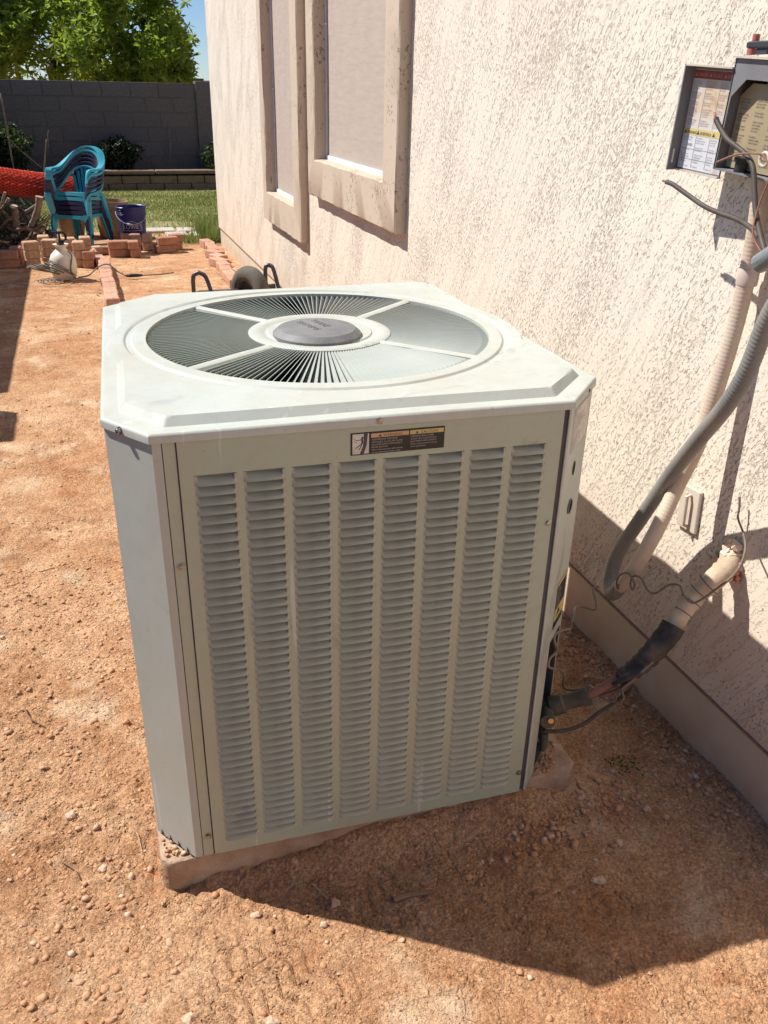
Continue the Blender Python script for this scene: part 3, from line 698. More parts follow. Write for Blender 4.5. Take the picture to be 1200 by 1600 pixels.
# right post with cut-out for the service valves
e = (Vector(FR1)-Vector(FR2)); L = e.length; e.normalize(); nr = Vector((e.y, -e.x))
def cp(s, z, d=0.0): p = Vector(FR2)+e*s+nr*d; return (p.x, p.y, z)
pr = MB()
wallstrip(pr, [(PX1+0.0105, yS+0.010), (PX1+0.0105, yS), FR2], ZB+0.004, ZP1)
zc = 0.425+ZO
pr.poly([cp(0, zc), cp(L, zc), cp(L, ZP1), cp(0, ZP1)]); pr.poly([cp(0, ZB+0.004), cp(L*0.42, ZB+0.004), cp(L*0.42, zc), cp(0, zc)])
pr.poly([cp(L*0.94, ZB+0.004), cp(L, ZB+0.004), cp(L, zc), cp(L*0.94, zc)])
pr.poly([FR1+(ZB,), (FR1[0], FR1[1]+0.03, ZB), (FR1[0], FR1[1]+0.03, ZP1), FR1+(ZP1,)])
rp = part('corner_post', pr, MT['paint'], ac)
cv = MB(); cv.poly([cp(L*0.40, ZB+0.01, -0.04), cp(L, ZB+0.01, -0.04), cp(L, zc+0.01, -0.04), cp(L*0.40, zc+0.01, -0.04)]); cv.poly([cp(L*0.42, ZB+0.01, -0.001), cp(L*0.42, ZB+0.01, -0.04), cp(L*0.42, zc+0.01, -0.04), cp(L*0.42, zc+0.01, -0.001)])
cv.poly([cp(L*0.40, zc+0.01, -0.04), cp(L, zc+0.01, -0.04), cp(L, zc+0.01, -0.001), cp(L*0.40, zc+0.01, -0.001)])
cv.poly([cp(L*0.4, ZB+0.012, -0.04), cp(L, ZB+0.012, -0.04), cp(L, ZB+0.012, -0.001), cp(L*0.4, ZB+0.012, -0.001)])
part('valve_recess', cv, MT['gap'], rp)
def disc(mb_, c, u, v, ru, rv, n=16, d=0.0):
    nrm = Vector(u).cross(Vector(v)).normalized()
    mb_.poly([Vector(c)+Vector(u)*ru*math.cos(2*math.pi*k/n)+Vector(v)*rv*math.sin(2*math.pi*k/n)+nrm*d for k in range(n)])
ev = (e.x, e.y, 0); zv = (0, 0, 1)
for (s, z, ru, rv) in ((0.072, 0.817+ZO, 0.009, 0.0145), (0.077, 0.735+ZO, 0.0135, 0.0145)):
    hh = MB(); c0 = Vector(cp(s, z, 0.0008)); nv = Vector((nr.x, nr.y, 0))
    V = [c0+Vector(ev)*ru*math.cos(2*math.pi*k/20)+Vector(zv)*rv*math.sin(2*math.pi*k/20)+nv*0.0002 for k in range(20)]
    V2 = [c0+Vector(ev)*ru*0.86*math.cos(2*math.pi*k/20)+Vector(zv)*rv*0.86*math.sin(2*math.pi*k/20)-nv*0.0001 for k in range(20)]
    hh.add(V, [tuple(range(20))]); part('knockout_hole', hh, MT['dark'], rp)
    if z > 0.66 and ru > 0.01:
        rr = MB(); rr.tube([v+nv*0.001 for v in V]+[V[0]+nv*0.001], 0.0013, 6); part('hole_rim', rr, MT['cap'], rp, True)
sides = MB()
wallstrip(sides, [(FR1[0], FR1[1]+0.03), BR1, BR2, BL2, BL1, (FL1[0], FL1[1]+0.03)], ZB+0.004, ZP1)
part('side_panels', sides, MT['paint'], ac)
sl_ = MB()
for sx in (-1, 1):
    for c in range(10):
        y = -0.36+0.074*c
        for r in range(NROW):
            z = ZLT-PZ*r; x = sx*(A_-0.004)
            sl_.add([(x+sx*0.0005, y, z), (x+sx*0.0005, y+0.058, z), (x+sx*0.0014, y+0.052, z-0.013), (x+sx*0.0014, y+0.006, z-0.013), (x+sx*0.0005, y, z-0.015), (x+sx*0.0005, y+0.058, z-0.015)],
                    [(0, 1, 2, 3), (3, 2, 5, 4), (0, 3, 4), (1, 5, 2)])
part('side_louvers', sl_, MT['paint'], ac, kind='stuff')
bt = MB(); bt.add([p for p in octp(0.006, ZB+0.0035)], [tuple(range(8))]); part('base_pan', bt, MT['paint'], ac)
bs = MB(); V = octp(0.012, ZB-0.0)+octp(0.006, ZB+0.0045); 
# screws
def screw(x, y, z, nx_, ny_, name='screw', L_=0.004, r=0.0048):
    s = MB(); d = Vector((nx_, ny_, 0)); q = d.to_track_quat('Z', 'Y').to_matrix().to_4x4(); q.translation = Vector((x, y, z))
    s.lathe([(r*1.35, 0), (r*1.35, 0.0008), (r, 0.001), (r, L_*0.8), (r*0.7, L_)], 8, (0, 0, 0), M=q); return s
for (x, y, z, a, b, par, l_) in [(-0.343, yS-0.0002, 0.736+ZO, 0, -1, ac, .004), (-0.343, yS-0.0002, 0.125+ZO, 0, -1, ac, .004), (0.3185, yF, 0.737+ZO, 0, -1, ac, .004), (0.32, yF, 0.13+ZO, 0, -1, ac, .004),
                              (-0.009, -B_-0.0004, 0.965+ZO, 0, -1, ac, .003)]:
    part('screw', screw(x, y, z, a, b, L_=l_), MT['steel'], par, 40)
el_ = (Vector(FL2)-Vector(FL1)).normalized(); nl = Vector((el_.y, -el_.x)); pm = (Vector(outer[0][:2])*0.42+Vector(outer[7][:2])*0.58)
part('screw', screw(pm.x, pm.y, 0.9635+ZO, nl.x, nl.y, L_=0.007, r=0.005), MT['steel'], ac, 40)
pm = (Vector(outer[1][:2])*0.35+Vector(outer[2][:2])*0.65); part('screw', screw(pm.x, pm.y, 0.9625+ZO, nr.x, nr.y, L_=0.002, r=0.003), MT['dark'], ac, 40)
# --- warning label on the front panel
yl = yF-0.0007; x0, x1, z0, z1 = -0.0573, 0.105, 0.907+ZO, 0.946+ZO
lb = MB(); lb.box((x0, yl, z0), (x1, yF+0.0003, z1)); lab = part('warning_label', lb, MT['lab_black'], panel)
zt = z1-0.003
t1 = MB(); t1.box((x0+0.0345, yl-0.0002, zt-0.0072), (x0+0.0995, yl+0.0001, zt)); part('warning_band', t1, MT['lab_orange'], lab)
t1 = MB(); t1.box((x0+0.1015, yl-0.0002, zt-0.0072), (x1-0.002, yl+0.0001, zt)); part('caution_band', t1, MT['lab_yellow'], lab)
t1 = MB(); t1.box((x0+0.003, yl-0.0002, z0+0.002), (x0+0.031, yl+0.0001, z1-0.002)); part('picture', t1, MT['lab_white'], lab)
def ftxt(mb_, s, x, z, size, sx=1.0, al='LEFT', y=None): text_into(mb_, s, frame((x, (y if y is not None else yl-0.0004), z), (1, 0, 0), (0, 0, 1)), size, al, sx)
pic = MB(); yy = yl-0.0004
def stroke(mb_, a, b, w, y=None):
    a = Vector(a); b = Vector(b); d = (b-a).normalized()*w/2; p = Vector((-d.y, d.x)); y = yy if y is None else y
    mb_.poly([(a.x+p.x, y, a.y+p.y), (b.x+p.x, y, b.y+p.y), (b.x-p.x, y, b.y-p.y), (a.x-p.x, y, a.y-p.y)])
bx, bz = x0+0.003, z0+0.002
disc(pic, (bx+0.0165, yy, bz+0.028), (1, 0, 0), (0, 0, 1), 0.002, 0.002)
stroke(pic, (bx+0.016, bz+0.026), (bx+0.0165, bz+0.018), 0.003); stroke(pic, (bx+0.016, bz+0.018), (bx+0.005, bz+0.010), 0.0014); stroke(pic, (bx+0.0165, bz+0.018), (bx+0.011, bz+0.007), 0.0014)
stroke(pic, (bx+0.016, bz+0.025), (bx+0.007, bz+0.024), 0.0011); stroke(pic, (bx+0.007, bz+0.024), (bx+0.002, bz+0.027), 0.0008); stroke(pic, (bx+0.002, bz+0.023), (bx+0.008, bz+0.020), 0.0008)
part('pictogram', pic, MT['ink'], lab)
pic = MB(); pic.poly([(bx+0.019, yy+0.0001, z1-0.001), (bx+0.026, yy+0.0001, z1-0.001), (bx+0.024, yy+0.0001, bz+0.015), (bx+0.019, yy+0.0001, z0+0.001), (bx+0.012, yy+0.0001, z0+0.001), (bx+0.018, yy+0.0001, bz+0.014)])
part('pictogram', pic, MT['gap'], lab)
tx = MB()
xx = x0+0.0355; zz = zt-0.0122
ftxt(tx, 'HAZARDOUS VOLTAGE!', xx, zz, 0.0046, 0.88)
for i, s in enumerate(['DISCONNECT ALL ELECTRIC POWER', 'INCLUDING REMOTE DISCONNECTS', 'BEFORE SERVICING.', 'Failure to disconnect power before servicing', 'can cause severe personal injury or death.']):
    ftxt(tx, s, xx, zz-0.0044*(i+1), 0.0037, 0.86 if i < 3 else 0.8)
xx = x0+0.1025
ftxt(tx, 'CONTROL BOX COVER!', xx, zz, 0.0044, 0.85)
for i, s in enumerate(['CONTROL BOX COVER MUST BE IN', 'PLACE WHEN SYSTEM IS OPERATED.', 'Failure to replace control box cover may', 'result in personal injury.']):
    ftxt(tx, s, xx, zz-0.0044*(i+1), 0.0036, 0.78)
part('lettering', tx, MT['lab_ink'], lab)
tx = MB(); ftxt(tx, 'WARNING', x0+0.055, zt-0.0062, 0.0068); ftxt(tx, 'CAUTION', x0+0.120, zt-0.0062, 0.0068)
for xa in (x0+0.047, x0+0.111): tx.poly([(xa, yl-0.0004, zt-0.0062), (xa+0.0055, yl-0.0004, zt-0.0062), (xa+0.00275, yl-0.0004, zt-0.0014)])
part('lettering', tx, MT['ink'], lab)
# rating plate and small labels on right corner post
def cpm(s, z, d): return frame(cp(s, z, d), (e.x, e.y, 0), (0, 0, 1))
rt_ = MB(); 
rt_.poly([cp(0.026, 0.862+ZO, 0.0006), cp(L-0.016, 0.862+ZO, 0.0006), cp(L-0.016, 0.946+ZO, 0.0006), cp(0.026, 0.946+ZO, 0.0006)])
rl = part('rating_plate', rt_, MT['lab_white'], rp)
tx = MB()
rows = ['MOD. NO. 2TTR', 'SERIAL  R20', 'VOLTS 200/230  PH 1  HZ 60', 'MIN. CIRCUIT AMPACITY', 'OVERCURRENT PROTECTIVE DEVICE', 'COMPRESSOR MOTOR', 'RLA    LRA', 'OUTDOOR MOTOR', 'DESIGN PRESSURE HIGH LOW', 'REFRIGERANT HCFC-22', 'OUTDOOR USE', 'MADE IN USA']
for i, s in enumerate(rows): text_into(tx, s, cpm(0.029, 0.937+ZO-i*0.0064, 0.0010), 0.0062, 'LEFT', 0.78)
for (a, b, c, d) in [(0.027, L-0.017, 0.8625, 0.8632), (0.027, L-0.017, 0.9445, 0.9452)]: tx.poly([cp(a, c+ZO, 0.001), cp(b, c+ZO, 0.001), cp(b, d+ZO, 0.001), cp(a, d+ZO, 0.001)])
part('lettering', tx, MT['greyink'], rl)
tags = MB(); tags.poly([cp(0.068, 0.452+ZO, 0.0006), cp(L-0.012, 0.452+ZO, 0.0006), cp(L-0.012, 0.565+ZO, 0.0006), cp(0.068, 0.565+ZO, 0.0006)]); tg = part('caution_label', tags, MT['lab_black'], rp)
t1 = MB(); t1.poly([cp(0.069, 0.555+ZO, 0.0009), cp(L-0.013, 0.555+ZO, 0.0009), cp(L-0.013, 0.564+ZO, 0.0009), cp(0.069, 0.564+ZO, 0.0009)]); part('label_band', t1, MT['lab_orange'], tg)
t1 = MB(); t1.poly([cp(0.069, 0.470+ZO, 0.0009), cp(L-0.013, 0.470+ZO, 0.0009), cp(L-0.013, 0.500+ZO, 0.0009), cp(0.069, 0.500+ZO, 0.0009)]); part('label_band', t1, MT['lab_yellow'], tg)
t1 = MB(); t1.poly([cp(0.080, 0.478+ZO, 0.0011), cp(0.112, 0.478+ZO, 0.0011), cp(0.096, 0.497+ZO, 0.0011)]); part('pictogram', t1, MT['ink'], tg)
t1 = MB()
for i in range(8): text_into(t1, ['CAUTION', 'USE COPPER', 'CONDUCTORS', 'ONLY. UNIT', 'TERMINALS ARE', 'NOT DESIGNED', 'TO ACCEPT', 'OTHER TYPES'][i], cpm(0.071, 0.547+ZO-i*0.006, 0.0011), 0.0058, 'LEFT', 0.8)
part('lettering', t1, MT['lab_ink'], tg)

# valve body (part of the unit)
v0 = Vector((0.842, 1.312, 0.215)); v1 = Vector((0.925, 1.272, 0.262))
def ACL(p):                                                      # world -> unit local
    p = Vector(p)-Vector((AX, AY, 0.07)); c, s = math.cos(-AROT), math.sin(-AROT); return Vector((c*p.x-s*p.y, s*p.x+c*p.y, p.z))
vb = MB(); vb.tube([ACL(v0.lerp(v1, t)) for t in (-0.25, 0.12, 0.15, 0.42, 0.46, 0.8, 0.84, 1.0)], [0.017, 0.017, 0.023, 0.023, 0.018, 0.018, 0.021, 0.021], 12)
vb.tube([ACL(v0+Vector((0.0, -0.01, 0))), ACL(v0+Vector((-0.02, -0.05, 0.005)))], 0.016, 12)
part('service_valve', vb, MT['valve'], ac, 40)
vb = MB(); vb.tube([ACL(v0+Vector((-0.012, -0.045, 0.01))), ACL(v0+Vector((-0.016, -0.056, 0.012)))], 0.0065, 8); part('valve_stem', vb, MT['brass'], ac, 40)
vb = MB(); vb.tube([ACL((0.835, 1.29, 0.165)), ACL((0.835, 1.285, 0.13)), ACL((0.83, 1.28, 0.12))], [0.009, 0.009, 0.005], 10); part('service_valve', vb, MT['valve'], ac, 40)

# concrete pad
pad = thing('concrete_pad', 'dirt covered concrete pad sticking out under the air conditioner', 'concrete pad', (0.45, 1.75, 0))
pm_ = MB(); n = 28
def padh(x, y): return 0.0025*math.sin(x*31+y*17)+0.002*math.sin(y*53-x*11)
lo, hi = (-0.463, -0.487), (0.468, 0.50); V = []
ringp = []
def pedge(n):
    pts = []
    c = 0.015
    P = [(lo[0]+c, lo[1]), (hi[0]-c, lo[1]), (hi[0], lo[1]+c), (hi[0], hi[1]-c), (hi[0]-c, hi[1]), (lo[0]+c, hi[1]), (lo[0], hi[1]-c), (lo[0], lo[1]+c)]
    for i in range(8):
        a = Vector(P[i]); b = Vector(P[(i+1) % 8]); k = n if (b-a).length > 0.1 else 2
        for j in range(k): pts.append(a.lerp(b, j/k))
    return pts
pe = pedge(60); m = len(pe)
for (z, ins) in ((-0.06, -0.002), (0.0, 0.0), (0.03, 0.0), (0.060, 0.0005), (0.0655, 0.003), (0.067, 0.008)):
    for p in pe:
        d = p.normalized(); w = 0.004*(random.random()-0.5) + (0.003*math.sin(p.x*40)*math.cos(p.y*33)); V.append((p.x-d.x*(ins+w*0.5), p.y-d.y*(ins+w*0.5), z+(w*0.6 if z > 0.05 else 0)))
F = [(r*m+k, r*m+(k+1) % m, (r+1)*m+(k+1) % m, (r+1)*m+k) for r in range(5) for k in range(m)]; F.append(tuple(5*m+k for k in range(m)))
pm_.add(V, F); part('slab', pm_, MT['concrete'], pad, 50)

# ------------------------------------------------------------------ gravel and stones
ico = [(0, 0, 1)]+[(math.cos(R(72*k))*0.894, math.sin(R(72*k))*0.894, 0.447) for k in range(5)]+[(math.cos(R(72*k+36))*0.894, math.sin(R(72*k+36))*0.894, -0.447) for k in range(5)]+[(0, 0, -1)]
icoF = [(0, 1+k, 1+(k+1) % 5) for k in range(5)]+[(1+k, 6+k, 1+(k+1) % 5) for k in range(5)]+[(1+(k+1) % 5, 6+k, 6+(k+1) % 5) for k in range(5)]+[(11, 6+(k+1) % 5, 6+k) for k in range(5)]
def gravel(name, P, sz, label, mat=None, squash=(0.30, 0.62)):
    N = len(P); B = np.array(ico); 
    jit = 1+RNG.uniform(-0.42, 0.42, (N, 12, 1)); V = B[None]*jit
    V = V*np.stack([RNG.uniform(0.7, 1.3, N), RNG.uniform(0.7, 1.2, N), RNG.uniform(*squash, N)], -1)[:, None, :]*(sz[:, None, None]*0.5)
    th = RNG.uniform(0, 6.28, N); c, s = np.cos(th)[:, None], np.sin(th)[:, None]; ti = RNG.uniform(-0.5, 0.5, N)[:, None]
    x = V[:, :, 0]; z = V[:, :, 2]; V[:, :, 0], V[:, :, 2] = x*np.cos(ti)-z*np.sin(ti), x*np.sin(ti)+z*np.cos(ti)
    x = V[:, :, 0].copy(); y = V[:, :, 1].copy(); V[:, :, 0] = x*c-y*s; V[:, :, 1] = x*s+y*c
    V += P[:, None, :]; F = (np.array(icoF)[None]+(np.arange(N)*12)[:, None, None]).reshape(-1, 3)
    return link(name, fast_mesh(name, V.reshape(-1, 3), F, mat or MT['stone'], False), label=label, kind='stuff')
def scatter(n, x0, x1, y0, y1, dens, smin, smax, pw=2.5, sink=0.12):
    x = RNG.uniform(x0, x1, n); y = RNG.uniform(y0, y1, n); keep = RNG.uniform(0, 1, n) < dens(x, y)
    inpad = (x > -0.02) & (x < 0.925) & (y > 1.255) & (y < 2.26); keep &= ~inpad & (x < 1.235)
    x, y = x[keep], y[keep]; s = smin+(smax-smin)*RNG.uniform(0, 1, len(x))**pw
    return np.stack([x, y, gh(x, y)+s*sink], -1), s
nz = lambda x, y: smooth(-0.1, 0.18, fbm(x, y, 2.6, 3, 91))
def dens_near(x, y):
    band = smooth(0.22, -0.05, x)*np.exp(-((y-1.5)/0.7)**2) if False else (1-smooth(-0.2, 0.02, x))*smooth(0.8, 1.1, y)
    rt__ = np.exp(-(((x-0.98)/0.14)**2+((y-1.18)/0.10)**2))+0.9*np.exp(-((x-1.2)/0.05)**2)+0.55*np.exp(-(((x-0.62)/0.16)**2+((y-1.08)/0.08)**2))
    return np.clip(0.04+0.16*nz(x, y)+1.5*band*(0.15+0.85*nz(x, y))+rt__, 0, 1)
P1, s1 = scatter(14000, -0.75, 1.24, 0.5, 2.7, dens_near, 0.0035, 0.019, 3.2, 0.02)
P2, s2 = scatter(42000, -0.9, 1.24, 0.5, 2.4, lambda x, y: np.clip(0.25+0.6*nz(x+3, y), 0, 1), 0.0018, 0.0050, 1.6, 0.1)
P3, s3 = scatter(9000, -1.4, 1.24, 2.4, 9.0, lambda x, y: 0.15+0.5*nz(x, y), 0.004, 0.017, 3.0, 0.1)
P4, s4 = scatter(2600, 0.70, 1.235, 0.95, 1.85, lambda x, y: np.clip(np.exp(-(((x-0.96)/0.09)**2+((y-1.22)/0.07)**2))+np.exp(-(((x-0.78)/0.10)**2+((y-1.17)/0.05)**2))+np.exp(-((x-1.205)/0.035)**2), 0, 1), 0.007, 0.021, 1.8, 0.1)
gravel('gravel', np.concatenate([P1, P2, P3, P4]), np.concatenate([s1, s2, s3, s4]), 'loose gravel and clods strewn over the red dirt')
# a few crumbs lying on the corners of the pad
x = np.concatenate([RNG.uniform(-0.005, 0.05, 40), RNG.uniform(0.80, 0.9, 90)]); y = np.concatenate([RNG.uniform(1.275, 1.33, 40), RNG.uniform(1.27, 1.36, 90)])
ok = (x < 0.2) | ((x-0.80)*0.7 > (y-1.27)*0.2); x, y = x[ok], y[ok]; s = RNG.uniform(0.004, 0.013, len(x))
gravel('gravel', np.stack([x, y, 0.067+s*0.25], -1), s, 'crumbs of gravel lying on the corners of the concrete pad')
big = [((0.0005, 0.985), 0.030, 'pale oval stone lying in the dirt at bottom left'), ((0.137, 0.93), 0.027, 'flat pale stone lying in the dirt below the pad corner'),
       ((0.285, 0.86), 0.03, 'reddish stone at the bottom edge of the picture'), ((0.15, 1.155), 0.024, 'angular pale stone right at the shadow edge by the pad corner'),
       ((0.305, 1.13), 0.022, 'oval stone in the shadow in front of the unit'), ((0.272, 1.095), 0.018, 'smaller stone below the oval one in shadow'),
       ((-0.19, 1.52), 0.03, 'biggest stone in the gravel strip left of the unit'), ((-0.13, 1.36), 0.022, 'white stone between gravel strip and the unit'),
       ((0.835, 1.02), 0.026, 'stone at the edge of the shadow in the lower right'), ((0.93, 1.09), 0.024, 'pale long stone in the shaded dirt at right')]
for (xy, sz, lb_) in big:
    B = MB(); V = []
    bm = bmesh.new(); bmesh.ops.create_icosphere(bm, subdivisions=2, radius=0.5)
    sx, sy_, sz_ = random.uniform(0.9, 1.25), random.uniform(0.7, 0.9), random.uniform(0.4, 0.6)
    for v in bm.verts:
        k = 1+0.22*math.sin(v.co.x*7+xy[0]*50)+0.15*math.sin(v.co.y*9+v.co.z*6+xy[1]*30); v.co = Vector((v.co.x*sx, v.co.y*sy_, v.co.z*sz_))*k*sz
    me = bpy.data.meshes.new('stone'); bm.to_mesh(me); bm.free(); me.materials.append(MT['stone'])
    link('stone', me, None, (xy[0], xy[1], float(gh(xy[0], xy[1]))+sz*0.12), (0, 0, random.uniform(0, 6)), lb_, 'stone')
# sticks
def stick(name, label, cat, pts, r, mat):
    p0 = Vector((pts[0][0], pts[0][1], 0)); o = MB(); q = spline([(p[0]-p0.x, p[1]-p0.y, float(gh(p[0], p[1]))+p[2]) for p in pts], 4)
    o.tube(q, [r*(1-0.35*i/len(q)) for i in range(len(q))], 7); me = o.mesh(name, mat, 50); return link(name, me, None, p0, (0, 0, 0), label, cat)
stick('stick', 'short thick brown stick lying in the shaded dirt before the unit', 'stick', [(0.418, 1.10, 0.005), (0.45, 1.10, 0.006), (0.50, 1.093, 0.005)], 0.0062, MT['twig'])
stick('twig', 'thin pale twig lying in shadow near the pad', 'twig', [(0.272, 1.19, 0.006), (0.285, 1.165, 0.006), (0.293, 1.145, 0.005)], 0.0014, MT['straw'])
stick('twig', 'curved dark twig in the gravel left of the unit', 'twig', [(-0.30, 1.93, 0.006), (-0.285, 1.88, 0.01), (-0.25, 1.85, 0.005)], 0.0025, MT['twig'])
stick('twig', 'thin straw coloured twig in the sunlit dirt beside the pad corner', 'twig', [(-0.055, 1.43, 0.004), (-0.05, 1.39, 0.006), (-0.052, 1.36, 0.004)], 0.001, MT['straw'])
stick('twig', 'forked twig lying among the gravel at far left of the foreground', 'twig', [(-0.21, 1.40, 0.004), (-0.185, 1.37, 0.007), (-0.175, 1.345, 0.004)], 0.0016, MT['twig'])
sc_ = MB()
for i in range(160):
    x = random.uniform(-0.6, 1.15); y = random.uniform(0.7, 2.6)
    if -0.02 < x < 0.93 and 1.25 < y: continue
    a = random.uniform(0, 6.28); L_ = random.uniform(0.008, 0.035); z = float(gh(x, y))
    sc_.tube([(x, y, z+0.002), (x+math.cos(a)*L_*.5, y+math.sin(a)*L_*.5, z+0.005), (x+math.cos(a+.3)*L_, y+math.sin(a+.3)*L_, z+0.003)], 0.0006, 4)
link('straw_litter', sc_.mesh('straw_litter', MT['straw']), label='tiny bits of straw and twig scattered on the dirt', kind='stuff')

# ------------------------------------------------------------------ electrics and pipes on the wall
def ribbed(pts, r, pitch=0.006, amp=0.05, n=14):
    sp_ = spline(pts, 30); out = []; acc = 0; P = [sp_[0]]
    # resample
    L_ = [0]
    for i in range(1, len(sp_)): L_.append(L_[-1]+(sp_[i]-sp_[i-1]).length)
    T = L_[-1]; k = int(T/(pitch/4)); j = 0; Q = []
    for i in range(k+1):
        s = T*i/k
        while j < len(L_)-2 and L_[j+1] < s: j += 1
        t = (s-L_[j])/max(1e-9, L_[j+1]-L_[j]); Q.append(sp_[j].lerp(sp_[j+1], t))
    return Q, [r*(1+amp*(0.0, 0.75, 1.0, 0.75)[i % 4]) for i in range(len(Q))]
def rel(pts, o): return [Vector(p)-Vector(o) for p in pts]
white_pts = [(1.207, 1.42, 1.62), (1.207, 1.40, 1.48), (1.207, 1.388, 1.323), (1.207, 1.378, 1.239), (1.210, 1.378, 1.155), (1.207, 1.379, 1.043), (1.197, 1.383, 0.917), (1.182, 1.390, 0.781), (1.157, 1.399, 0.682), (1.117, 1.384, 0.601), (1.097, 1.398, 0.516), (1.097, 1.440, 0.428), (1.097, 1.463, 0.395)]
wt = thing('conduit', 'cream ribbed flexible conduit curving down the wall from the electrical box', 'conduit', white_pts[-1])
Q, r_ = ribbed(rel(white_pts, white_pts[-1]), 0.0165, 0.008, 0.028); q = MB().tube(Q, r_, 16); part('hose', q, MT['conduit_w'], wt, True)
q = MB(); a = Vector((1.212, 1.378, 1.150))-Vector(white_pts[-1]); b = Vector((1.2115, 1.3775, 1.118))-Vector(white_pts[-1]); q.tube([a, a.lerp(b, .1), a.lerp(b, .9), b], [0.0195, 0.0205, 0.0205, 0.0195], 18); part('strap', q, MT['strap'], wt, 40)
gray_pts = [(1.02, 0.98, 1.36), (1.035, 1.03, 1.28), (1.055, 1.095, 1.20), (1.067, 1.145, 1.114), (1.077, 1.180, 1.008), (1.087, 1.228, 0.925), (1.110, 1.313, 0.822), (1.137, 1.41, 0.697), (1.145, 1.485, 0.565), (1.147, 1.55, 0.44), (1.137, 1.553, 0.365), (1.117, 1.515, 0.348), (1.100, 1.475, 0.375), (1.095, 1.455, 0.405)]
gt = thing('conduit', 'dusty grey flexible conduit looping down past the cream one to the foundation', 'conduit', gray_pts[-1])
Q, r_ = ribbed(rel(gray_pts, gray_pts[-1]), 0.0160, 0.008, 0.05); q = MB().tube(Q, r_, 16); part('hose', q, MT['conduit_g'], gt, True)
q = MB(); a = Vector((1.085, 1.232, 1.228)); b = Vector((1.09, 1.215, 1.185)); a -= Vector(gray_pts[-1]); b -= Vector(gray_pts[-1])
cf = thing('conduit_fitting', 'zinc conduit coupling where the cut cables meet at the right edge', 'fitting', (1.09, 1.20, 1.20))
q = MB(); q.tube([(0.0, 0.022, -0.012), (0.0, 0.019, -0.009), (0.0, -0.012, 0.014), (0.0, -0.03, 0.03)], [0.0125, 0.0165, 0.0165, 0.013], 12); part('coupling', q, MT['zinc'], cf, 30)
# electrical box
eb = thing('electrical_box', 'open grey electrical disconnect box with danger labels on the wall', 'electrical box', (WX, 1.55, 1.32))
TL = Matrix.Rotation(R(3.2), 4, 'X')
# the cover stands open: its plate runs from the hinge (near) out to a free edge farther from the wall
PF = Vector((WX-0.080, 1.598, 1.311)); PH = Vector((WX-0.070, 1.472, 1.322)); DL = (Vector((PH.x, PH.y, 0))-Vector((PF.x, PF.y, 0))).length; DH = 0.192
DM = TL @ frame((0, 0, 0), (PH.x-PF.x, PH.y-PF.y, 0), (0, 0, 1)); DM.translation = PF-Vector((WX, 1.55, 1.32))
def db(mb_, u0, v0, w0, u1, v1, w1): mb_.box((u0, v0, w0), (u1, v1, w1), DM)
def dp(name, build, mat, par): q = MB(); build(q); return part(name, q, mat, par)
door = dp('door', lambda q: db(q, 0, 0, -0.003, DL, DH, 0), MT['box'], eb)
dp('door_lip', lambda q: db(q, -0.002, 0, -0.003, 0.001, DH, 0.024), MT['box'], door)
dp('door_lip', lambda q: db(q, 0.0011, DH-0.003, -0.003, DL, DH, 0.024), MT['boxpale'], door)
dp('door_lip', lambda q: db(q, 0.0011, 0, 0.0001, DL, 0.003, 0.005), MT['boxpale'], door)
dp('latch_slot', lambda q: db(q, 0.0012, 0.014, 0.013, 0.0016, 0.040, 0.0165), MT['white'], door)
lab2 = dp('instruction_label', lambda q: db(q, 0.004, 0.006, 0.0001, DL-0.001, DH-0.008, 0.0006), MT['paper'], door)
L0, L1, B0, B1 = 0.004, DL-0.001, 0.006, DH-0.008
dp('danger_band', lambda q: db(q, L0+0.0005, B1-0.016, 0.0007, L1-0.0005, B1-0.001, 0.0009), MT['lab_red'], lab2)
dp('warning_band', lambda q: db(q, L0+0.0005, B0+0.062, 0.0007, L1-0.0005, B0+0.074, 0.0009), MT['lab_yellow'], lab2)
def tu(q, s_, u, v, size, w=0.0012, sx=1.0): text_into(q, s_, DM @ Matrix.Translation((u, v, w)), size, 'LEFT', sx)
def tri(q, u, v, a): q.poly([DM @ Vector((u, v, 0.0012)), DM @ Vector((u+a, v, 0.0012)), DM @ Vector((u+a/2, v+a, 0.0012))])
def rl_(q):
    tu(q, 'DANGER', L0+0.010, B1-0.012, 0.0092, sx=0.78); tu(q, 'PELIGRO', L0+0.050, B1-0.012, 0.0092, sx=0.78); tu(q, 'DAN', L0+0.0905, B1-0.012, 0.0092, sx=0.78)
    for u in (L0+0.002, L0+0.042, L0+0.0825): tri(q, u, B1-0.012, 0.0068)
dp('lettering', rl_, simple('faded_red_print', (0.45, 0.24, 0.18), (0.4, 0.2, 0.15)), lab2)
def wl_(q):
    tu(q, 'WARNING', L0+0.011, B0+0.0645, 0.0078, sx=0.72); tu(q, 'ADVERTENCIA', L0+0.047, B0+0.0645, 0.0078, sx=0.62)
    for u in (L0+0.002, L0+0.038, L0+0.082): tri(q, u, B0+0.0645, 0.0075)
    tu(q, '01001', L0+0.016, B0+0.042, 0.0075, sx=0.85)
dp('lettering', wl_, MT['ink'], lab2)
EN = ['Turn off power', 'before removing', 'this cover or', 'servicing unit.', '', 'Hazardous voltage', 'will cause severe', 'injury or death.', '', 'Do not operate', 'with door open.', '']
ES = ['Corte la corriente', 'antes de quitar', 'esta cubierta o', 'dar servicio.', '', 'El voltaje es', 'peligroso y puede', 'causar la muerte.', '', 'No opere con la', 'puerta abierta.', '']
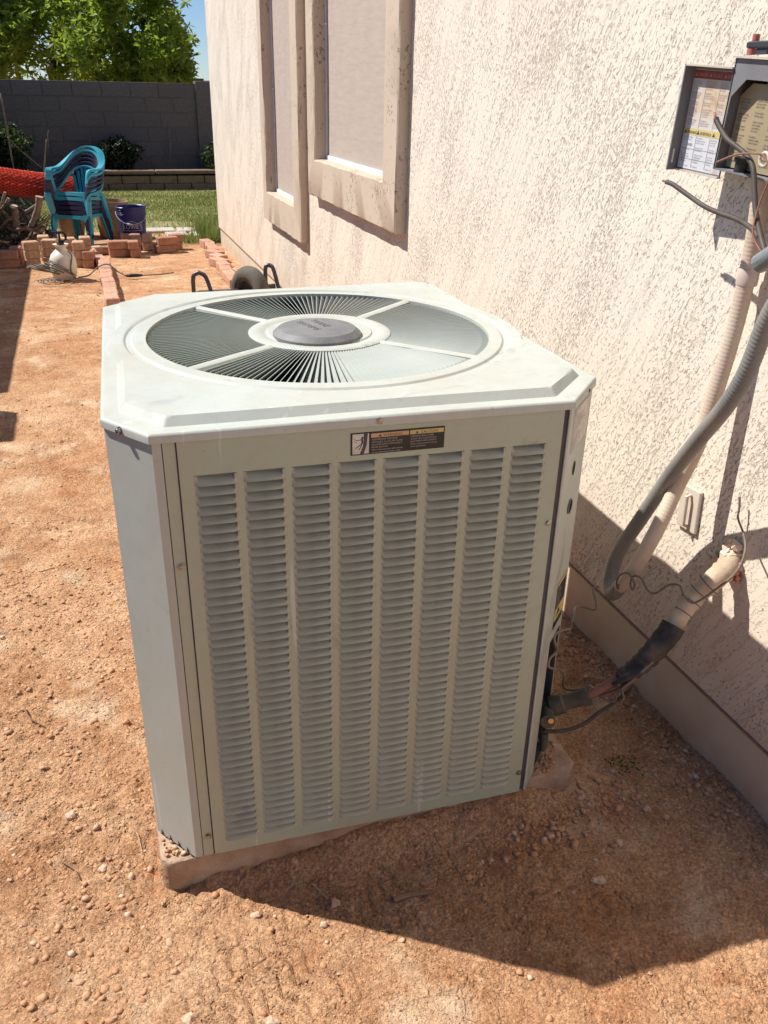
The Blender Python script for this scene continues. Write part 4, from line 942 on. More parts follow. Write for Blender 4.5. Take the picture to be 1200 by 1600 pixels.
def fine(q):
    for c, (u_, T_) in enumerate(((L0+0.003, EN), (L0+0.041, ES), (L0+0.080, EN))):
        for i in range(26):
            s_ = T_[i % 12]; v = B1-0.022-i*0.0040
            if not s_ or v < B0+0.077: continue
            tu(q, s_, u_, v, 0.0044, sx=0.78 if c < 2 else 0.55)
        for i in range(13):
            s_ = T_[(i+5) % 12]; v = B0+0.057-i*0.0044
            if not s_ or v < 0.004 or (c == 0 and 2 <= i <= 4): continue
            tu(q, s_, u_, v, 0.0044, sx=0.78 if c < 2 else 0.55)
    for u in (L0+0.0385, L0+0.0775): db(q, u, B0+0.004, 0.0009, u+0.0005, B0+0.061, 0.0011); db(q, u, B0+0.075, 0.0009, u+0.0005, B1-0.017, 0.0011)
    for v in (B0+0.037, B0+0.018): db(q, L0+0.002, v, 0.0009, L1-0.002, v+0.0004, 0.0011)
dp('lettering', fine, MT['greyink'], lab2)
# enclosure to the right of the hinge
EM = TL.copy(); EM.translation = Vector((-0.0, PH.y-1.55, PH.z-1.32))      # local: x out of wall is negative, y along wall, z up
def eb3(name, boxes, mat, par=None):
    q = MB()
    for b_ in boxes: q.box(b_[:3], b_[3:], EM)
    return part(name, q, mat, par or eb)
ED, EL_, EH = 0.088, 0.25, 0.189
enc = eb3('enclosure', [(-ED, -0.004, 0, 0, 0, EH), (-ED, -EL_, 0, 0, -EL_+0.003, EH), (-0.004, -EL_+0.0031, 0.0031, 0, -0.0041, EH-0.0001), (-ED, -EL_+0.0031, 0, 0, -0.0041, 0.003)], MT['box'])
eb3('enclosure_top', [(-ED-0.006, -EL_-0.002, EH, 0, 0.002, EH+0.003)], MT['boxpale'], enc)
def pz(name, pts, x0_, th, mat, par): q = MB(); q.prism([EM @ Vector((x0_, y, z)) for y, z in pts], EM.to_3x3() @ Vector((th, 0, 0))); return part(name, q, mat, par)
cvr = pz('inner_cover', [(-0.007, 0.006), (-0.007, 0.128), (-0.034, 0.150), (-0.25, 0.150), (-0.25, 0.006)], -ED+0.022, 0.002, MT['khaki'], enc)
def covt(q):
    for c in range(4):
        for i in range(22):
            s_ = (EN+ES)[(i+c*5) % 24]
            if not s_: continue
            text_into(q, s_, EM @ frame((-ED+0.0212, -0.014-c*0.042, 0.122-i*0.0050), (0, -1, 0), (0, 0, 1)), 0.0046, 'LEFT', 0.8)
q = MB(); covt(q); part('lettering', q, MT['ink'], cvr)
pz('front_frame', [(-0.001, EH-0.001), (-0.001, 0.002), (-0.0055, 0.002), (-0.008, 0.126), (-0.040, 0.156), (-0.262, 0.156), (-0.262, EH-0.001)], -ED, 0.002, MT['box'], enc)
q = MB(); q.lathe([(0.011, 0), (0.011, 0.02), (0.0145, 0.021), (0.0145, 0.028), (0.009, 0.03)], 14, M=EM @ Matrix.Translation((-ED+0.012, -0.062, 0.0))); part('bushing', q, MT['black'], enc, 40)
pl_ = thing('breaker_plug', 'black breaker plug with red end caps on top of the electrical box', 'plug', (WX-0.08, 1.42, 1.515))
q = MB(); q.box((-0.008, -0.09, 0.010), (0.008, 0.022, 0.021), None, 0.002); part('bar', q, MT['blackplug'], pl_)
for (y, z0_, z1_, r) in ((0.013, 0.0, 0.0095, 0.0085), (0.008, 0.0215, 0.032, 0.0065)):
    q = MB(); q.lathe([(r, z0_), (r, z1_)], 14, (0, y, 0)); part('cap', q, MT['redplug'], pl_, 40)
q = MB(); q.box((-0.004, -0.03, 0.0), (0.004, -0.003, 0.0098)); part('stem', q, MT['blackplug'], pl_)
# cables
def cable(name, label, pts, r, mat, tip=None, n=8, cat='cable'):
    o = Vector(pts[-1]); sp_ = spline(rel(pts, o), 8); t = thing(name, label, cat, o)
    part('sheath', MB().tube(sp_, r, n), mat, t, True)
    if tip:
        d = (sp_[0]-sp_[1]).normalized(); q = MB()
        for k in range(4):
            j = Vector((random.uniform(-.4, .4), random.uniform(-.4, .4), random.uniform(-.4, .4)))*0.5
            q.tube([sp_[0]-d*0.002+j*0.004, sp_[0]+(d+j*0.6).normalized()*tip], 0.0016, 5)
        part('copper_end', q, MT['copper'], t, True)
    return t
cable('cable', 'dark cut cable rising across the open electrical box', [(1.127, 1.447, 1.411), (1.127, 1.441, 1.404), (1.127, 1.409, 1.380), (1.127, 1.379, 1.368), (1.127, 1.349, 1.356), (1.125, 1.322, 1.337), (1.12, 1.300, 1.299), (1.115, 1.279, 1.264), (1.105, 1.240, 1.225), (1.095, 1.21, 1.205)], 0.0048, MT['cable'], 0.012)
cable('cable', 'dark cut cable reaching left below the electrical box', [(1.127, 1.566, 1.290), (1.127, 1.542, 1.287), (1.127, 1.491, 1.273), (1.127, 1.437, 1.259), (1.127, 1.388, 1.252), (1.127, 1.342, 1.248), (1.122, 1.296, 1.240), (1.110, 1.247, 1.224), (1.097, 1.212, 1.205)], 0.0048, MT['cable'], 0.012)
cable('wire', 'thin reddish wire looping out of the electrical box bottom', [(1.117, 1.410, 1.339), (1.117, 1.362, 1.355), (1.117, 1.314, 1.360), (1.117, 1.290, 1.357), (1.117, 1.268, 1.328), (1.112, 1.273, 1.281), (1.10, 1.26, 1.235), (1.095, 1.225, 1.21)], 0.0018, MT['redwire'], None, 6, 'wire')
wsh = thing('washer', 'pale round washer hanging at the right of the electrical box', 'washer', (1.12, 1.292, 1.352))
q = MB(); q.tube([(0, 0.011*math.cos(R(a)), 0.011*math.sin(R(a))) for a in range(0, 361, 20)], 0.003, 6, False); part('ring', q, MT['boxpale'], wsh, True)
# refrigerant line set: foam hole, tan cover, black insulation, copper
hole = thing('wall_penetration', 'broken foam filled pipe hole in the stucco wall', 'pipe hole', (WX, 1.287, 0.556))
q = MB()
for k in range(26):
    a = random.uniform(0, 6.28); rr = random.uniform(0.0, 0.034); s = random.uniform(0.008, 0.018)
    c = Vector((random.uniform(-0.022, -0.002), rr*math.cos(a), rr*math.sin(a)*1.15+0.004))
    vs = [c+Vector(v)*s*random.uniform(0.6, 1.2) for v in ico]; q.add(vs, icoF)
part('foam', q, MT['foam'], hole, False)
q = MB()
for (dy, dz, s) in ((0.018, -0.004, 0.013), (0.004, 0.012, 0.011), (0.0, -0.022, 0.010), (-0.016, -0.016, 0.012)):
    q.add([Vector((-0.021, dy, dz))+Vector((v[0]*s*0.5, v[1]*s, v[2]*s*0.8)) for v in ico], icoF)
part('cavity', q, MT['dark'], hole)
q = MB()
for i, (dy, dz) in enumerate(((-0.03, -0.025), (-0.036, -0.036), (-0.02, -0.034))):
    q.add([Vector((-0.012, dy, dz))+Vector(v)*0.010 for v in ico], icoF)
part('crumbling_foam', q, MT['copper'], hole)
ls = thing('refrigerant_line', 'insulated refrigerant line running from the wall hole down to the unit', 'pipe', (0.93, 1.272, 0.262))
tanp = [(1.243, 1.287, 0.552), (1.222, 1.268, 0.545), (1.187, 1.262, 0.520), (1.155, 1.270, 0.482), (1.118, 1.262, 0.440), (1.085, 1.253, 0.405)]
blk = [(1.10, 1.257, 0.422), (1.087, 1.253, 0.405), (1.055, 1.250, 0.368), (1.027, 1.251, 0.338), (1.0, 1.256, 0.315), (0.985, 1.262, 0.303)]
O3 = (0.93, 1.272, 0.262)
q = MB(); sp_ = spline(rel(tanp, O3), 6); q.tube(sp_, [(0.019+0.005*math.sin(math.pi*min(1, i/len(sp_)*1.25)))*(1+0.07*math.sin(i*2.3)+0.05*math.sin(i*5.1)) for i in range(len(sp_))], 14); part('pipe_cover', q, MT['tan'], ls, 40)
for i in (14, 17, 20, 23):
    q = MB(); d_ = (sp_[i+1]-sp_[i-1]).normalized()*0.0007; rr = (0.019+0.005*math.sin(math.pi*min(1, i/len(sp_)*1.25)))*(1+0.07*math.sin(i*2.3)+0.05*math.sin(i*5.1))+0.0007; q.tube([sp_[i]-d_, sp_[i]+d_], rr, 14); part('tape_crack', q, MT['brush'], ls)
q = MB(); sp_ = spline(rel(blk, O3), 6); q.tube(sp_, [(0.026-0.012*(i/len(sp_))**2)*(1+0.06*math.sin(i*1.9)+0.05*math.sin(i*4.3)) for i in range(len(sp_))], 14); part('insulation', q, MT['insul'], ls, 45)
# loose flap of insulation and the two copper stubs
q = MB(); q.tube(spline(rel([(1.02, 1.23, 0.345), (0.99, 1.236, 0.327), (0.96, 1.247, 0.303)], O3), 5), [0.014]*5+[0.01]*3+[0.006]*3, 10, flat=0.5); part('insulation', q, MT['insul'], ls, True)
q = MB(); q.tube(spline(rel([(1.0, 1.255, 0.318), (0.965, 1.265, 0.288), (0.93, 1.272, 0.264), (0.915, 1.277, 0.256)], O3), 5), 0.0105, 12); part('copper_pipe', q, MT['redwire'], ls, True)
q = MB(); q.tube(spline(rel([(1.01, 1.235, 0.32), (0.975, 1.245, 0.284), (0.945, 1.262, 0.262)], O3), 5), 0.005, 8); part('copper_pipe', q, MT['redwire'], ls, True)
lpv = thing('drain_tube', 'thin dark tube from the unit foot dipping to the dirt', 'tube', (0.835, 1.277, 0.223))
q = MB(); q.tube(spline(rel([(0.825, 1.280, 0.180), (0.867, 1.268, 0.180), (0.917, 1.268, 0.186), (0.955, 1.272, 0.205), (0.985, 1.262, 0.235), (1.01, 1.24, 0.285)], (0.835, 1.277, 0.223)), 6), 0.0045, 8); part('tube', q, MT['cable'], lpv, True)
curl = [(1.227, 1.286, 0.70), (1.227, 1.280, 0.675), (1.225, 1.275, 0.655), (1.210, 1.235, 0.640), (1.18, 1.19, 0.628), (1.157, 1.177, 0.590), (1.13, 1.195, 0.542), (1.107, 1.218, 0.502), (1.097, 1.239, 0.508), (1.097, 1.260, 0.521), (1.087, 1.281, 0.512), (1.077, 1.304, 0.480), (1.077, 1.333, 0.470), (1.077, 1.359, 0.483), (1.077, 1.387, 0.476), (1.077, 1.396, 0.453), (1.074, 1.381, 0.443), (1.07, 1.374, 0.466), (1.07, 1.400, 0.476), (1.067, 1.423, 0.460), (1.067, 1.433, 0.434), (1.064, 1.420, 0.423), (1.06, 1.415, 0.440)]
cable('wire', 'curly thin wire from the pipe hole up and across the cream conduit', curl, 0.0024, MT['curlwire'], None, 6, 'wire')
curl2 = [(1.047, 1.47, 0.405), (1.03, 1.466, 0.402), (1.017, 1.431, 0.392), (1.007, 1.414, 0.382), (0.987, 1.437, 0.379), (0.945, 1.398, 0.410), (0.905, 1.345, 0.440), (0.892, 1.33, 0.430), (0.890, 1.328, 0.408), (0.860, 1.30, 0.430), (0.795, 1.232, 0.478), (0.786, 1.222, 0.470), (0.805, 1.238, 0.430), (0.770, 1.205, 0.440), (0.768, 1.203, 0.425), (0.80, 1.24, 0.385), (0.855, 1.294, 0.330), (0.888, 1.326, 0.285), (0.897, 1.332, 0.245), (0.909, 1.305, 0.255), (0.927, 1.280, 0.282), (0.947, 1.265, 0.264), (0.957, 1.245, 0.259), (0.966, 1.233, 0.270), (0.967, 1.241, 0.284), (0.964, 1.251, 0.275), (0.963, 1.246, 0.262), (0.968, 1.228, 0.266), (0.975, 1.220, 0.282), (0.980, 1.235, 0.295), (0.995, 1.228, 0.32), (1.027, 1.213, 0.371)]
cable('wire', 'curly control wire snaking over the corner post and valve of the unit', curl2, 0.0026, MT['curlwire'], None, 6, 'wire')

# ------------------------------------------------------------------ cart behind the unit
ct = thing('garden_cart', 'black steel cart with a grey rubber tyre lying behind the air conditioner', 'cart', (0.9, 5.6, 0))
def C3(*p): return Vector(p)-Vector((0.9, 5.6, 0))
def uloop(x0, x1, y, ztop, lean):
    return spline([C3(x0-0.02, y-lean, 0.02), C3(x0, y-lean*0.4, 0.2), C3(x0+0.005, y, ztop-0.03), C3((x0+x1)/2-0.01, y, ztop), C3((x0+x1)/2+0.01, y-0.01, ztop), C3(x1, y-0.03, ztop-0.03), C3(x1+0.03, y-0.05-lean, 0.2), C3(x1+0.05, y-0.06-lean, 0.02)], 5)
q = MB(); q.tube(uloop(0.605, 0.69, 5.6, 0.37, 0.03), 0.0135, 10); part('leg', q, MT['steelblk'], ct, True)
q = MB(); q.tube(uloop(1.07, 1.125, 5.6, 0.40, 0.03), 0.0135, 10); part('leg', q, MT['steelblk'], ct, True)
q = MB(); q.tube([C3(0.60, 5.62, 0.215), C3(1.14, 5.62, 0.26)], 0.02, 10); q.tube([C3(0.60, 5.52, 0.18), C3(0.9, 5.75, 0.05)], 0.016, 10); part('crossbar', q, MT['steelblk'], ct, True)
q = MB(); q.box(tuple(C3(0.66, 5.68, 0.04)), tuple(C3(1.1, 6.1, 0.16)), None, 0.02); part('tray', q, MT['steelblk'], ct)
Mw = Matrix.Translation(C3(0.965, 5.56, 0.235)) @ Matrix.Rotation(R(-62), 4, 'Z') @ Matrix.Rotation(R(90), 4, 'X')
wh = MB(); prof = []
for k in range(15):
    a = R(-110+220*k/14); prof.append((0.125+0.048*math.cos(a)+(0.0018 if k % 2 else 0), 0.052*math.sin(a)))
wh.lathe(prof, 40, M=Mw, cap=False); wheel = part('wheel', wh, MT['rubber'], ct, 50)
rim = MB(); rim.lathe([(0.109, -0.045), (0.085, -0.04), (0.075, -0.012), (0.03, -0.012), (0.03, -0.05), (0.0001, -0.05)], 28, M=Mw, cap=False); rim.lathe([(0.109, 0.045), (0.085, 0.04), (0.075, 0.012), (0.03, 0.012), (0.03, 0.05), (0.0001, 0.05)], 28, M=Mw, cap=False); part('rim', rim, MT['steelblk'], wheel, 40)

# ------------------------------------------------------------------ bricks
def brick_mesh(l, w, h, mat, name='brick'): return MB().box((-l/2, -w/2, 0), (l/2, w/2, h), None, 0.006).mesh(name, mat)
BM = {k: brick_mesh(0.19, 0.095, 0.07, MT[k]) for k in ('brick', 'rbrick', 'edger')}
SBM = {k: brick_mesh(0.125, 0.095, 0.07, MT[k]) for k in ('brick', 'rbrick', 'edger')}
def place_brick(x, y, z, rz, kind, label, group, short=False, tilt=(0, 0)):
    o = link('brick', (SBM if short else BM)[kind], None, (x, y, z), (tilt[0], tilt[1], rz), label, 'brick', group); return o
# left edging row: from the near end beside the unit to the piles
yy = 6.44; k = 0
nl_ = 11
for k in range(nl_):
    x = 0.115-0.0*k+(0.0 if k < 8 else -(k-7)*0.03)+random.uniform(-0.006, 0.006)
    place_brick(x, 6.47+0.197*k, 0.0, R(90+random.uniform(-4, 4)+(8 if k > 7 else 0)), 'edger', f'{ORD[k]} brick from the near end of the left edging row', 'bricks of the left edging row', tilt=(R(random.uniform(-3, 3)), R(random.uniform(-2, 2))))
for k in range(10):
    a = k*0.205; x = 1.075+random.uniform(-0.01, 0.01)+(0.005*k); y = 6.95+a
    place_brick(x, y, 0.0, R(90+random.uniform(-7, 7)+(22 if 3 < k < 7 else 0)), 'edger', f'{ORD[k]} brick from the near end of the right edging row beside the house', 'bricks of the right edging row', tilt=(R(random.uniform(-3, 3)), R(random.uniform(-3, 3))))
spr_scale = 0.94
# brick stacks around the sprayer: (x, y, levels, kind, rz, phrase)
stacks = [(-0.463, 8.12, 3, 'brick', 12, 'leftmost tall stack left of the white sprayer'), (-0.315, 8.2, 3, 'brick', -6, 'second stack behind the coiled hose'),
          (-0.36, 8.42, 3, 'brick', 90, 'stack behind the two stacks left of the sprayer'), (-0.155, 8.27, 3, 'brick', 4, 'stack directly behind the white sprayer'),
          (-0.075, 8.05, 3, 'brick', 85, 'tall stack right behind the white sprayer'), (0.0, 8.0, 2, 'rbrick', 80, 'low stack between sprayer and left edging row'), (-0.02, 8.3, 3, 'brick', 95, 'stack beneath the green chair legs')]
lvn = {1: ['single'], 2: ['bottom', 'top'], 3: ['bottom', 'middle', 'top']}
for (x, y, n_, kd, rz, ph) in stacks:
    for l in range(n_):
        place_brick(x+random.uniform(-.008, .008), y+random.uniform(-.008, .008), 0.071*l-0.004, R(rz+random.uniform(-4, 4)), kd, f'{lvn[n_][l]} brick of the {ph}', 'bricks stacked round the white sprayer', short=True)
stacks2 = [(0.275, 8.48, 2, 'rbrick', 4, False, 'front left pile in front of the blue bucket'), (0.405, 8.44, 2, 'rbrick', 90, True, 'narrow end pile in front of the blue bucket'), (0.43, 8.62, 2, 'rbrick', 86, True, 'pile just behind the narrow end pile'),
           (0.40, 8.86, 2, 'rbrick', 2, False, 'pile touching the base of the blue bucket'), (0.555, 8.80, 2, 'brick', 80, True, 'tan pile right of the blue bucket'),
           (0.70, 8.62, 2, 'rbrick', 12, False, 'right hand pile nearest the house'), (0.80, 8.76, 2, 'rbrick', 14, True, 'rear end of the right hand pile nearest the house')]
for (x, y, n_, kd, rz, sh, ph) in stacks2:
    for l in range(n_):
        place_brick(x+random.uniform(-.008, .008)+(0.02*l if 'right hand pile nearest' in ph else 0), y+random.uniform(-.008, .008), 0.071*l-0.003, R(rz+random.uniform(-3, 3)), kd, f'{lvn[n_][l]} brick of the {ph}', 'bricks piled by the blue bucket', short=sh)
stacks3 = [(-0.86, 8.12, 3, 'rbrick', 3, False, 'shaded pile at the left edge of the picture'), (-0.665, 8.13, 2, 'rbrick', 2, False, 'shaded pile just left of the coiled hose'), (-0.60, 8.30, 2, 'rbrick', 88, True, 'shaded end pile just left of the coiled hose')]
for (x, y, n_, kd, rz, sh, ph) in stacks3:
    for l in range(n_): place_brick(x+random.uniform(-.01, .01), y+random.uniform(-.01, .01), 0.071*l-0.003, R(rz+random.uniform(-4, 4)), kd, f'{lvn[n_][l]} brick of the {ph}', 'shaded bricks at far left', short=sh)
for i, (x, y, ph) in enumerate([(0.07, 8.62, 'loose flat brick beside the row end near the chairs'), (0.16, 8.68, 'loose brick lying across the far end of the left row')]): place_brick(x, y, 0.0, R(20+60*i), 'edger', ph, 'loose bricks')

# ------------------------------------------------------------------ sprayer, hose
sp0 = (-0.205, 7.52, 0.0)
spr = thing('garden_sprayer', 'cream plastic pump sprayer with black handle standing before the brick stacks', 'sprayer', sp0)
q = MB(); q.lathe([(0.0001, 0.0), (0.065, 0.0), (0.088, 0.012), (0.100, 0.05), (0.104, 0.11), (0.100, 0.165), (0.085, 0.205), (0.055, 0.235), (0.038, 0.25), (0.038, 0.262), (0.060, 0.283), (0.062, 0.29), (0.04, 0.286), (0.0001, 0.284)], 32, cap=False)
for i, v in enumerate(q.v):
    a = math.atan2(v[1], v[0])
    if 0.01 < v[2] < 0.15: k = 1-0.10*math.exp(-((a+1.75)/0.16)**2)*(1-v[2]/0.15); q.v[i] = (v[0]*k, v[1]*k, v[2])
part('tank', q, MT['tank'], spr, 50)
q = MB(); q.lathe([(0.03, 0.284), (0.03, 0.30), (0.014, 0.302), (0.014, 0.32)], 16); q.tube([(-0.045, 0, 0.37), (-0.05, 0, 0.385), (0.03, 0, 0.385), (0.048, 0, 0.37), (0.046, 0, 0.33), (0.02, 0, 0.312), (-0.01, 0, 0.312)], 0.0105, 8); q.tube([(0, 0, 0.30), (0, 0, 0.385)], 0.008, 8)
part('pump_handle', q, MT['black'], spr, 40); spr.scale = (1, 1, 0.94)
q = MB(); q.tube(spline([(0.05, -0.05, 0.24), (0.075, -0.075, 0.20), (0.055, -0.095, 0.1), (0.07, -0.095, 0.03), (0.10, -0.06, 0.01)], 6), 0.005, 7); part('hose', q, MT['hose'], spr, True)
coil = thing('coiled_hose', 'coil of thin grey tubing lying on the dirt beside the sprayer', 'hose', (-0.36, 7.5, 0))
q = MB()
for k in range(9):
    rr = random.uniform(0.10, 0.14); cx, cy = -0.02+0.022*k+random.uniform(-.01, .01), random.uniform(-.03, .03); ti = R(28+6*k+random.uniform(-6, 6)); P = []
    for j in range(25):
        a = 2*math.pi*j/24; P.append((cx+rr*math.cos(a)*math.cos(ti*0.6), cy+rr*math.sin(a), 0.075+rr*0.55*math.cos(a+2.6)*math.sin(ti)+0.004*k*0.3))
    q.tube(P, 0.0042, 6, False)
part('loops', q, MT['hose'], coil, True)
q = MB()
for k in range(12):
    rr = random.uniform(0.10, 0.18); cx, cy = 0.02+0.02*k, -0.12+random.uniform(-.05, .04); a0 = random.uniform(3.0, 3.8)
    q.tube([(cx+rr*math.cos(a0+2.6*j/12), cy+rr*0.9*math.sin(a0+2.6*j/12), 0.012+0.05*math.sin(math.pi*j/12)*random.uniform(0.6, 1)) for j in range(13)], 0.0013, 5)
part('loops', q, MT['hose'], coil, True)
wd = thing('spray_wand', 'black grip and thin wand of the sprayer lying across the left edging row', 'spray wand', (0.30, 7.35, 0))
W3 = lambda *p: Vector(p)-Vector((0.30, 7.35, 0))
q = MB(); q.tube(spline([W3(-0.10, 7.48, 0.015), W3(-0.02, 7.46, 0.03), W3(0.06, 7.5, 0.085), W3(0.14, 7.52, 0.10), W3(0.21, 7.47, 0.05), W3(0.27, 7.42, 0.02)], 6), 0.0055, 7); part('hose', q, MT['hose'], wd, True)
q = MB(); q.tube([W3(0.27, 7.42, 0.022), W3(0.30, 7.41, 0.024), W3(0.36, 7.405, 0.024), W3(0.40, 7.41, 0.022)], [0.010, 0.015, 0.014, 0.008], 8); part('grip', q, MT['black'], wd, True)
q = MB(); q.tube(spline([W3(0.40, 7.41, 0.022), W3(0.55, 7.44, 0.018), W3(0.66, 7.50, 0.016)], 5), 0.0045, 6); part('wand', q, MT['steelblk'], wd, True)

# ------------------------------------------------------------------ stacked plastic chairs
def make_chair(mat, label):
    t = thing('plastic_chair', label, 'chair', (0, 0, 0), 0, 'stacked plastic armchairs')
    # seat: dished sheet with rounded front and apron
    q = MB(); nx_, ny_ = 12, 12; V = []
    for j in range(ny_+1):
        v = j/ny_; y = -0.215+0.40*v; w = 0.225-0.03*v
        for i in range(nx_+1):
            u = i/nx_*2-1; z = 0.40-0.016*(1-u*u)*(1-(2*v-1)**2)-0.018*v - (0.012*(1-v/0.12) if v < 0.12 else 0); V.append((u*w, y, z))
    q.add(V, [(j*(nx_+1)+i, j*(nx_+1)+i+1, (j+1)*(nx_+1)+i+1, (j+1)*(nx_+1)+i) for j in range(ny_) for i in range(nx_)])
    n0 = len(q.v)                                            # apron, lower in the middle of the front edge
    rim_ = [(0, i) for i in range(nx_+1)]+[(j, nx_) for j in range(1, ny_+1)]+[(ny_, i) for i in range(nx_-1, -1, -1)]+[(j, 0) for j in range(ny_-1, 0, -1)]
    V = []
    for (j, i) in rim_:
        p = Vector(q.v[j*(nx_+1)+i]); u = i/nx_*2-1
        d = 0.036+0.022*abs(u)**3 if j == 0 else 0.035
        V.append((p.x*1.0, p.y*1.0, p.z)); V.append((p.x*1.035, p.y*1.035, p.z-d))
    m = len(rim_); q.add(V, [(2*k, 2*((k+1) % m), 2*((k+1) % m)+1, 2*k+1) for k in range(m)])
    part('seat', q, mat, t, 45)
    for sx in (-1, 1):
        q = MB()                                             # front leg continues up as arm post
        P = [(sx*0.268, -0.262, 0.0), (sx*0.25, -0.238, 0.22), (sx*0.232, -0.208, 0.40)]; wv = [0.036, 0.048, 0.058]; V = []
        for (p, w) in zip(P, wv):
            V += [(p[0]-sx*w, p[1]-0.008, p[2]), (p[0]+sx*0.008, p[1]-0.008, p[2]), (p[0]+sx*0.008, p[1]+w, p[2]), (p[0]-sx*0.004, p[1]+w, p[2]), (p[0]-sx*0.004, p[1]+0.004, p[2]), (p[0]-sx*w, p[1]+0.004, p[2])]
        q.add(V, [(k*6+i, k*6+(i+1) % 6, (k+1)*6+(i+1) % 6, (k+1)*6+i) for k in range(2) for i in range(6)]+[(0, 1, 2, 3, 4, 5), (12, 13, 14, 15, 16, 17)])
        part('leg', q, mat, t)
        q = MB(); P = [(sx*0.245, 0.285, 0.0), (sx*0.225, 0.24, 0.2), (sx*0.20, 0.19, 0.385)]; V = []
        for (p, w) in zip(P, wv):
            V += [(p[0]-sx*w, p[1]+0.008, p[2]), (p[0]+sx*0.008, p[1]+0.008, p[2]), (p[0]+sx*0.008, p[1]-w, p[2]), (p[0]-sx*0.004, p[1]-w, p[2]), (p[0]-sx*0.004, p[1]-0.004, p[2]), (p[0]-sx*w, p[1]-0.004, p[2])]
        q.add(V, [(k*6+i, k*6+(i+1) % 6, (k+1)*6+(i+1) % 6, (k+1)*6+i) for k in range(2) for i in range(6)]+[(0, 1, 2, 3, 4, 5), (12, 13, 14, 15, 16, 17)])
        part('leg', q, mat, t)
    # arm and back hoop: swept oval band
    half = [(0.232, -0.205, 0.40), (0.245, -0.222, 0.50), (0.262, -0.225, 0.585), (0.275, -0.195, 0.622), (0.285, -0.10, 0.632), (0.283, 0.0, 0.645), (0.268, 0.085, 0.685), (0.238, 0.16, 0.745), (0.185, 0.225, 0.815), (0.10, 0.262, 0.862), (0.0, 0.275, 0.878)]
    path = [(-x, y, z) for x, y, z in half]+[(x, y, z) for x, y, z in reversed(half[:-1])]
    q = MB(); sp_ = spline(path, 4); V = []; m = len(sp_)
    for i, p in enumerate(sp_):
        tn = (sp_[min(i+1, m-1)]-sp_[max(i-1, 0)]).normalized(); out = Vector((p.x, p.y-0.0, 0)); out = (out-tn*out.dot(tn)).normalized() if out.length > 0.05 else Vector((0, 1, 0)); b = tn.cross(out).normalized()
        if p.z > 0.6: flat = 1
        a_ = 0.034; c_ = 0.012
        for (s, r_) in ((-1, -1), (1, -1), (1.15, 0), (1, 1), (-1, 1), (-1.15, 0)): V.append(p+out*s*a_+b*r_*c_)
    q.add(V, [(k*6+i, k*6+(i+1) % 6, (k+1)*6+(i+1) % 6, (k+1)*6+i) for k in range(m-1) for i in range(6)]); part('armrest', q, mat, t, 50)
    for k in range(7):
        u = (k-3)/3.0; q = MB(); top = Vector((u*0.155, 0.262-0.035*u*u, 0.865-0.085*u*u)); bot = Vector((u*0.095, 0.185, 0.39)); V = []
        for tt in (0, 0.5, 1):
            p = bot.lerp(top, tt)+Vector((0, 0.012*math.sin(math.pi*tt), 0)); w = 0.0135+0.006*tt
            V += [(p.x-w, p.y-0.003, p.z), (p.x+w, p.y-0.003, p.z), (p.x+w, p.y+0.003, p.z), (p.x-w, p.y+0.003, p.z)]
        q.add(V, [(r*4+i, r*4+(i+1) % 4, (r+1)*4+(i+1) % 4, (r+1)*4+i) for r in range(2) for i in range(4)]); part('back_slat', q, mat, t)
    return t
cl_ = ['bottom turquoise chair of the stack, with its legs on the ground', 'lowest of the three dark navy chairs in the stack', 'middle one of the three dark navy chairs in the stack', 'upper one of the three dark navy chairs in the stack', 'turquoise chair directly beneath the topmost one', 'topmost turquoise plastic armchair of the stack with fan shaped back slats']
ctl = make_chair(MT['teal'], cl_[0]); cnv = make_chair(MT['navy'], cl_[1])
for k in range(6):
    src = (ctl if k in (0, 4, 5) else cnv); o = src if k in (0, 1) else copy_tree(src); o['label'] = cl_[k]
    rzc = R(-31); o.location = (-0.03+0.002*k, 8.98+0.006*k, 0.0+0.037*k); o.rotation_euler = (R(-1.0*k), 0, rzc+R(random.uniform(-1, 1))); o.scale = (0.76, 0.78, 0.82)

# ------------------------------------------------------------------ pots, bucket
def pot(x, y, r, h, label, tilt=0):
    t = thing('plant_pot', label, 'plant pot', (x, y, 0)); t.rotation_euler = (0, tilt, 0)
    q = MB(); q.lathe([(0.0001, 0.0), (r*0.66, 0), (r*0.68, 0.01), (r*0.93, h*0.80), (r*1.0, h*0.81), (r*1.02, h), (r*0.95, h), (r*0.93, h*0.9), (r*0.62, 0.02), (0.0001, 0.02)], 36, cap=False); part('body', q, MT['pot'], t, 35)
    q = MB(); q.lathe([(0.0001, h*0.78), (r*0.90, h*0.78)], 24, cap=False); part('soil', q, MT['brush'], t); return t
pot(0.255, 9.62, 0.175, 0.36, 'large tan plastic plant pot behind the blue bucket', R(3)); pot(-0.13, 9.75, 0.17, 0.33, 'dark tan plant pot behind the chair legs')
bk = thing('bucket', "blue LOWE'S bucket with wire bail standing among the bricks", 'bucket', (0.45, 9.2, 0))
q = MB(); q.lathe([(0.0001, 0.0), (0.118, 0), (0.122, 0.006), (0.136, 0.27), (0.142, 0.27), (0.142, 0.283), (0.138, 0.285), (0.139, 0.33), (0.146, 0.332), (0.147, 0.345), (0.141, 0.35), (0.135, 0.345), (0.118, 0.01), (0.0001, 0.008)], 40, cap=False); part('body', q, MT['blue'], bk, 35)
ang0 = math.atan2(-9.2, -0.45)
def cyl(u, z, r0=0.0): rr = 0.1225+(z/0.27)*0.0135+0.001+r0; a = ang0+u/0.13; return Vector((rr*math.cos(a), rr*math.sin(a), z))
def wrap(q): q.v = [tuple(cyl(v[0], v[1], v[2])) for v in q.v]
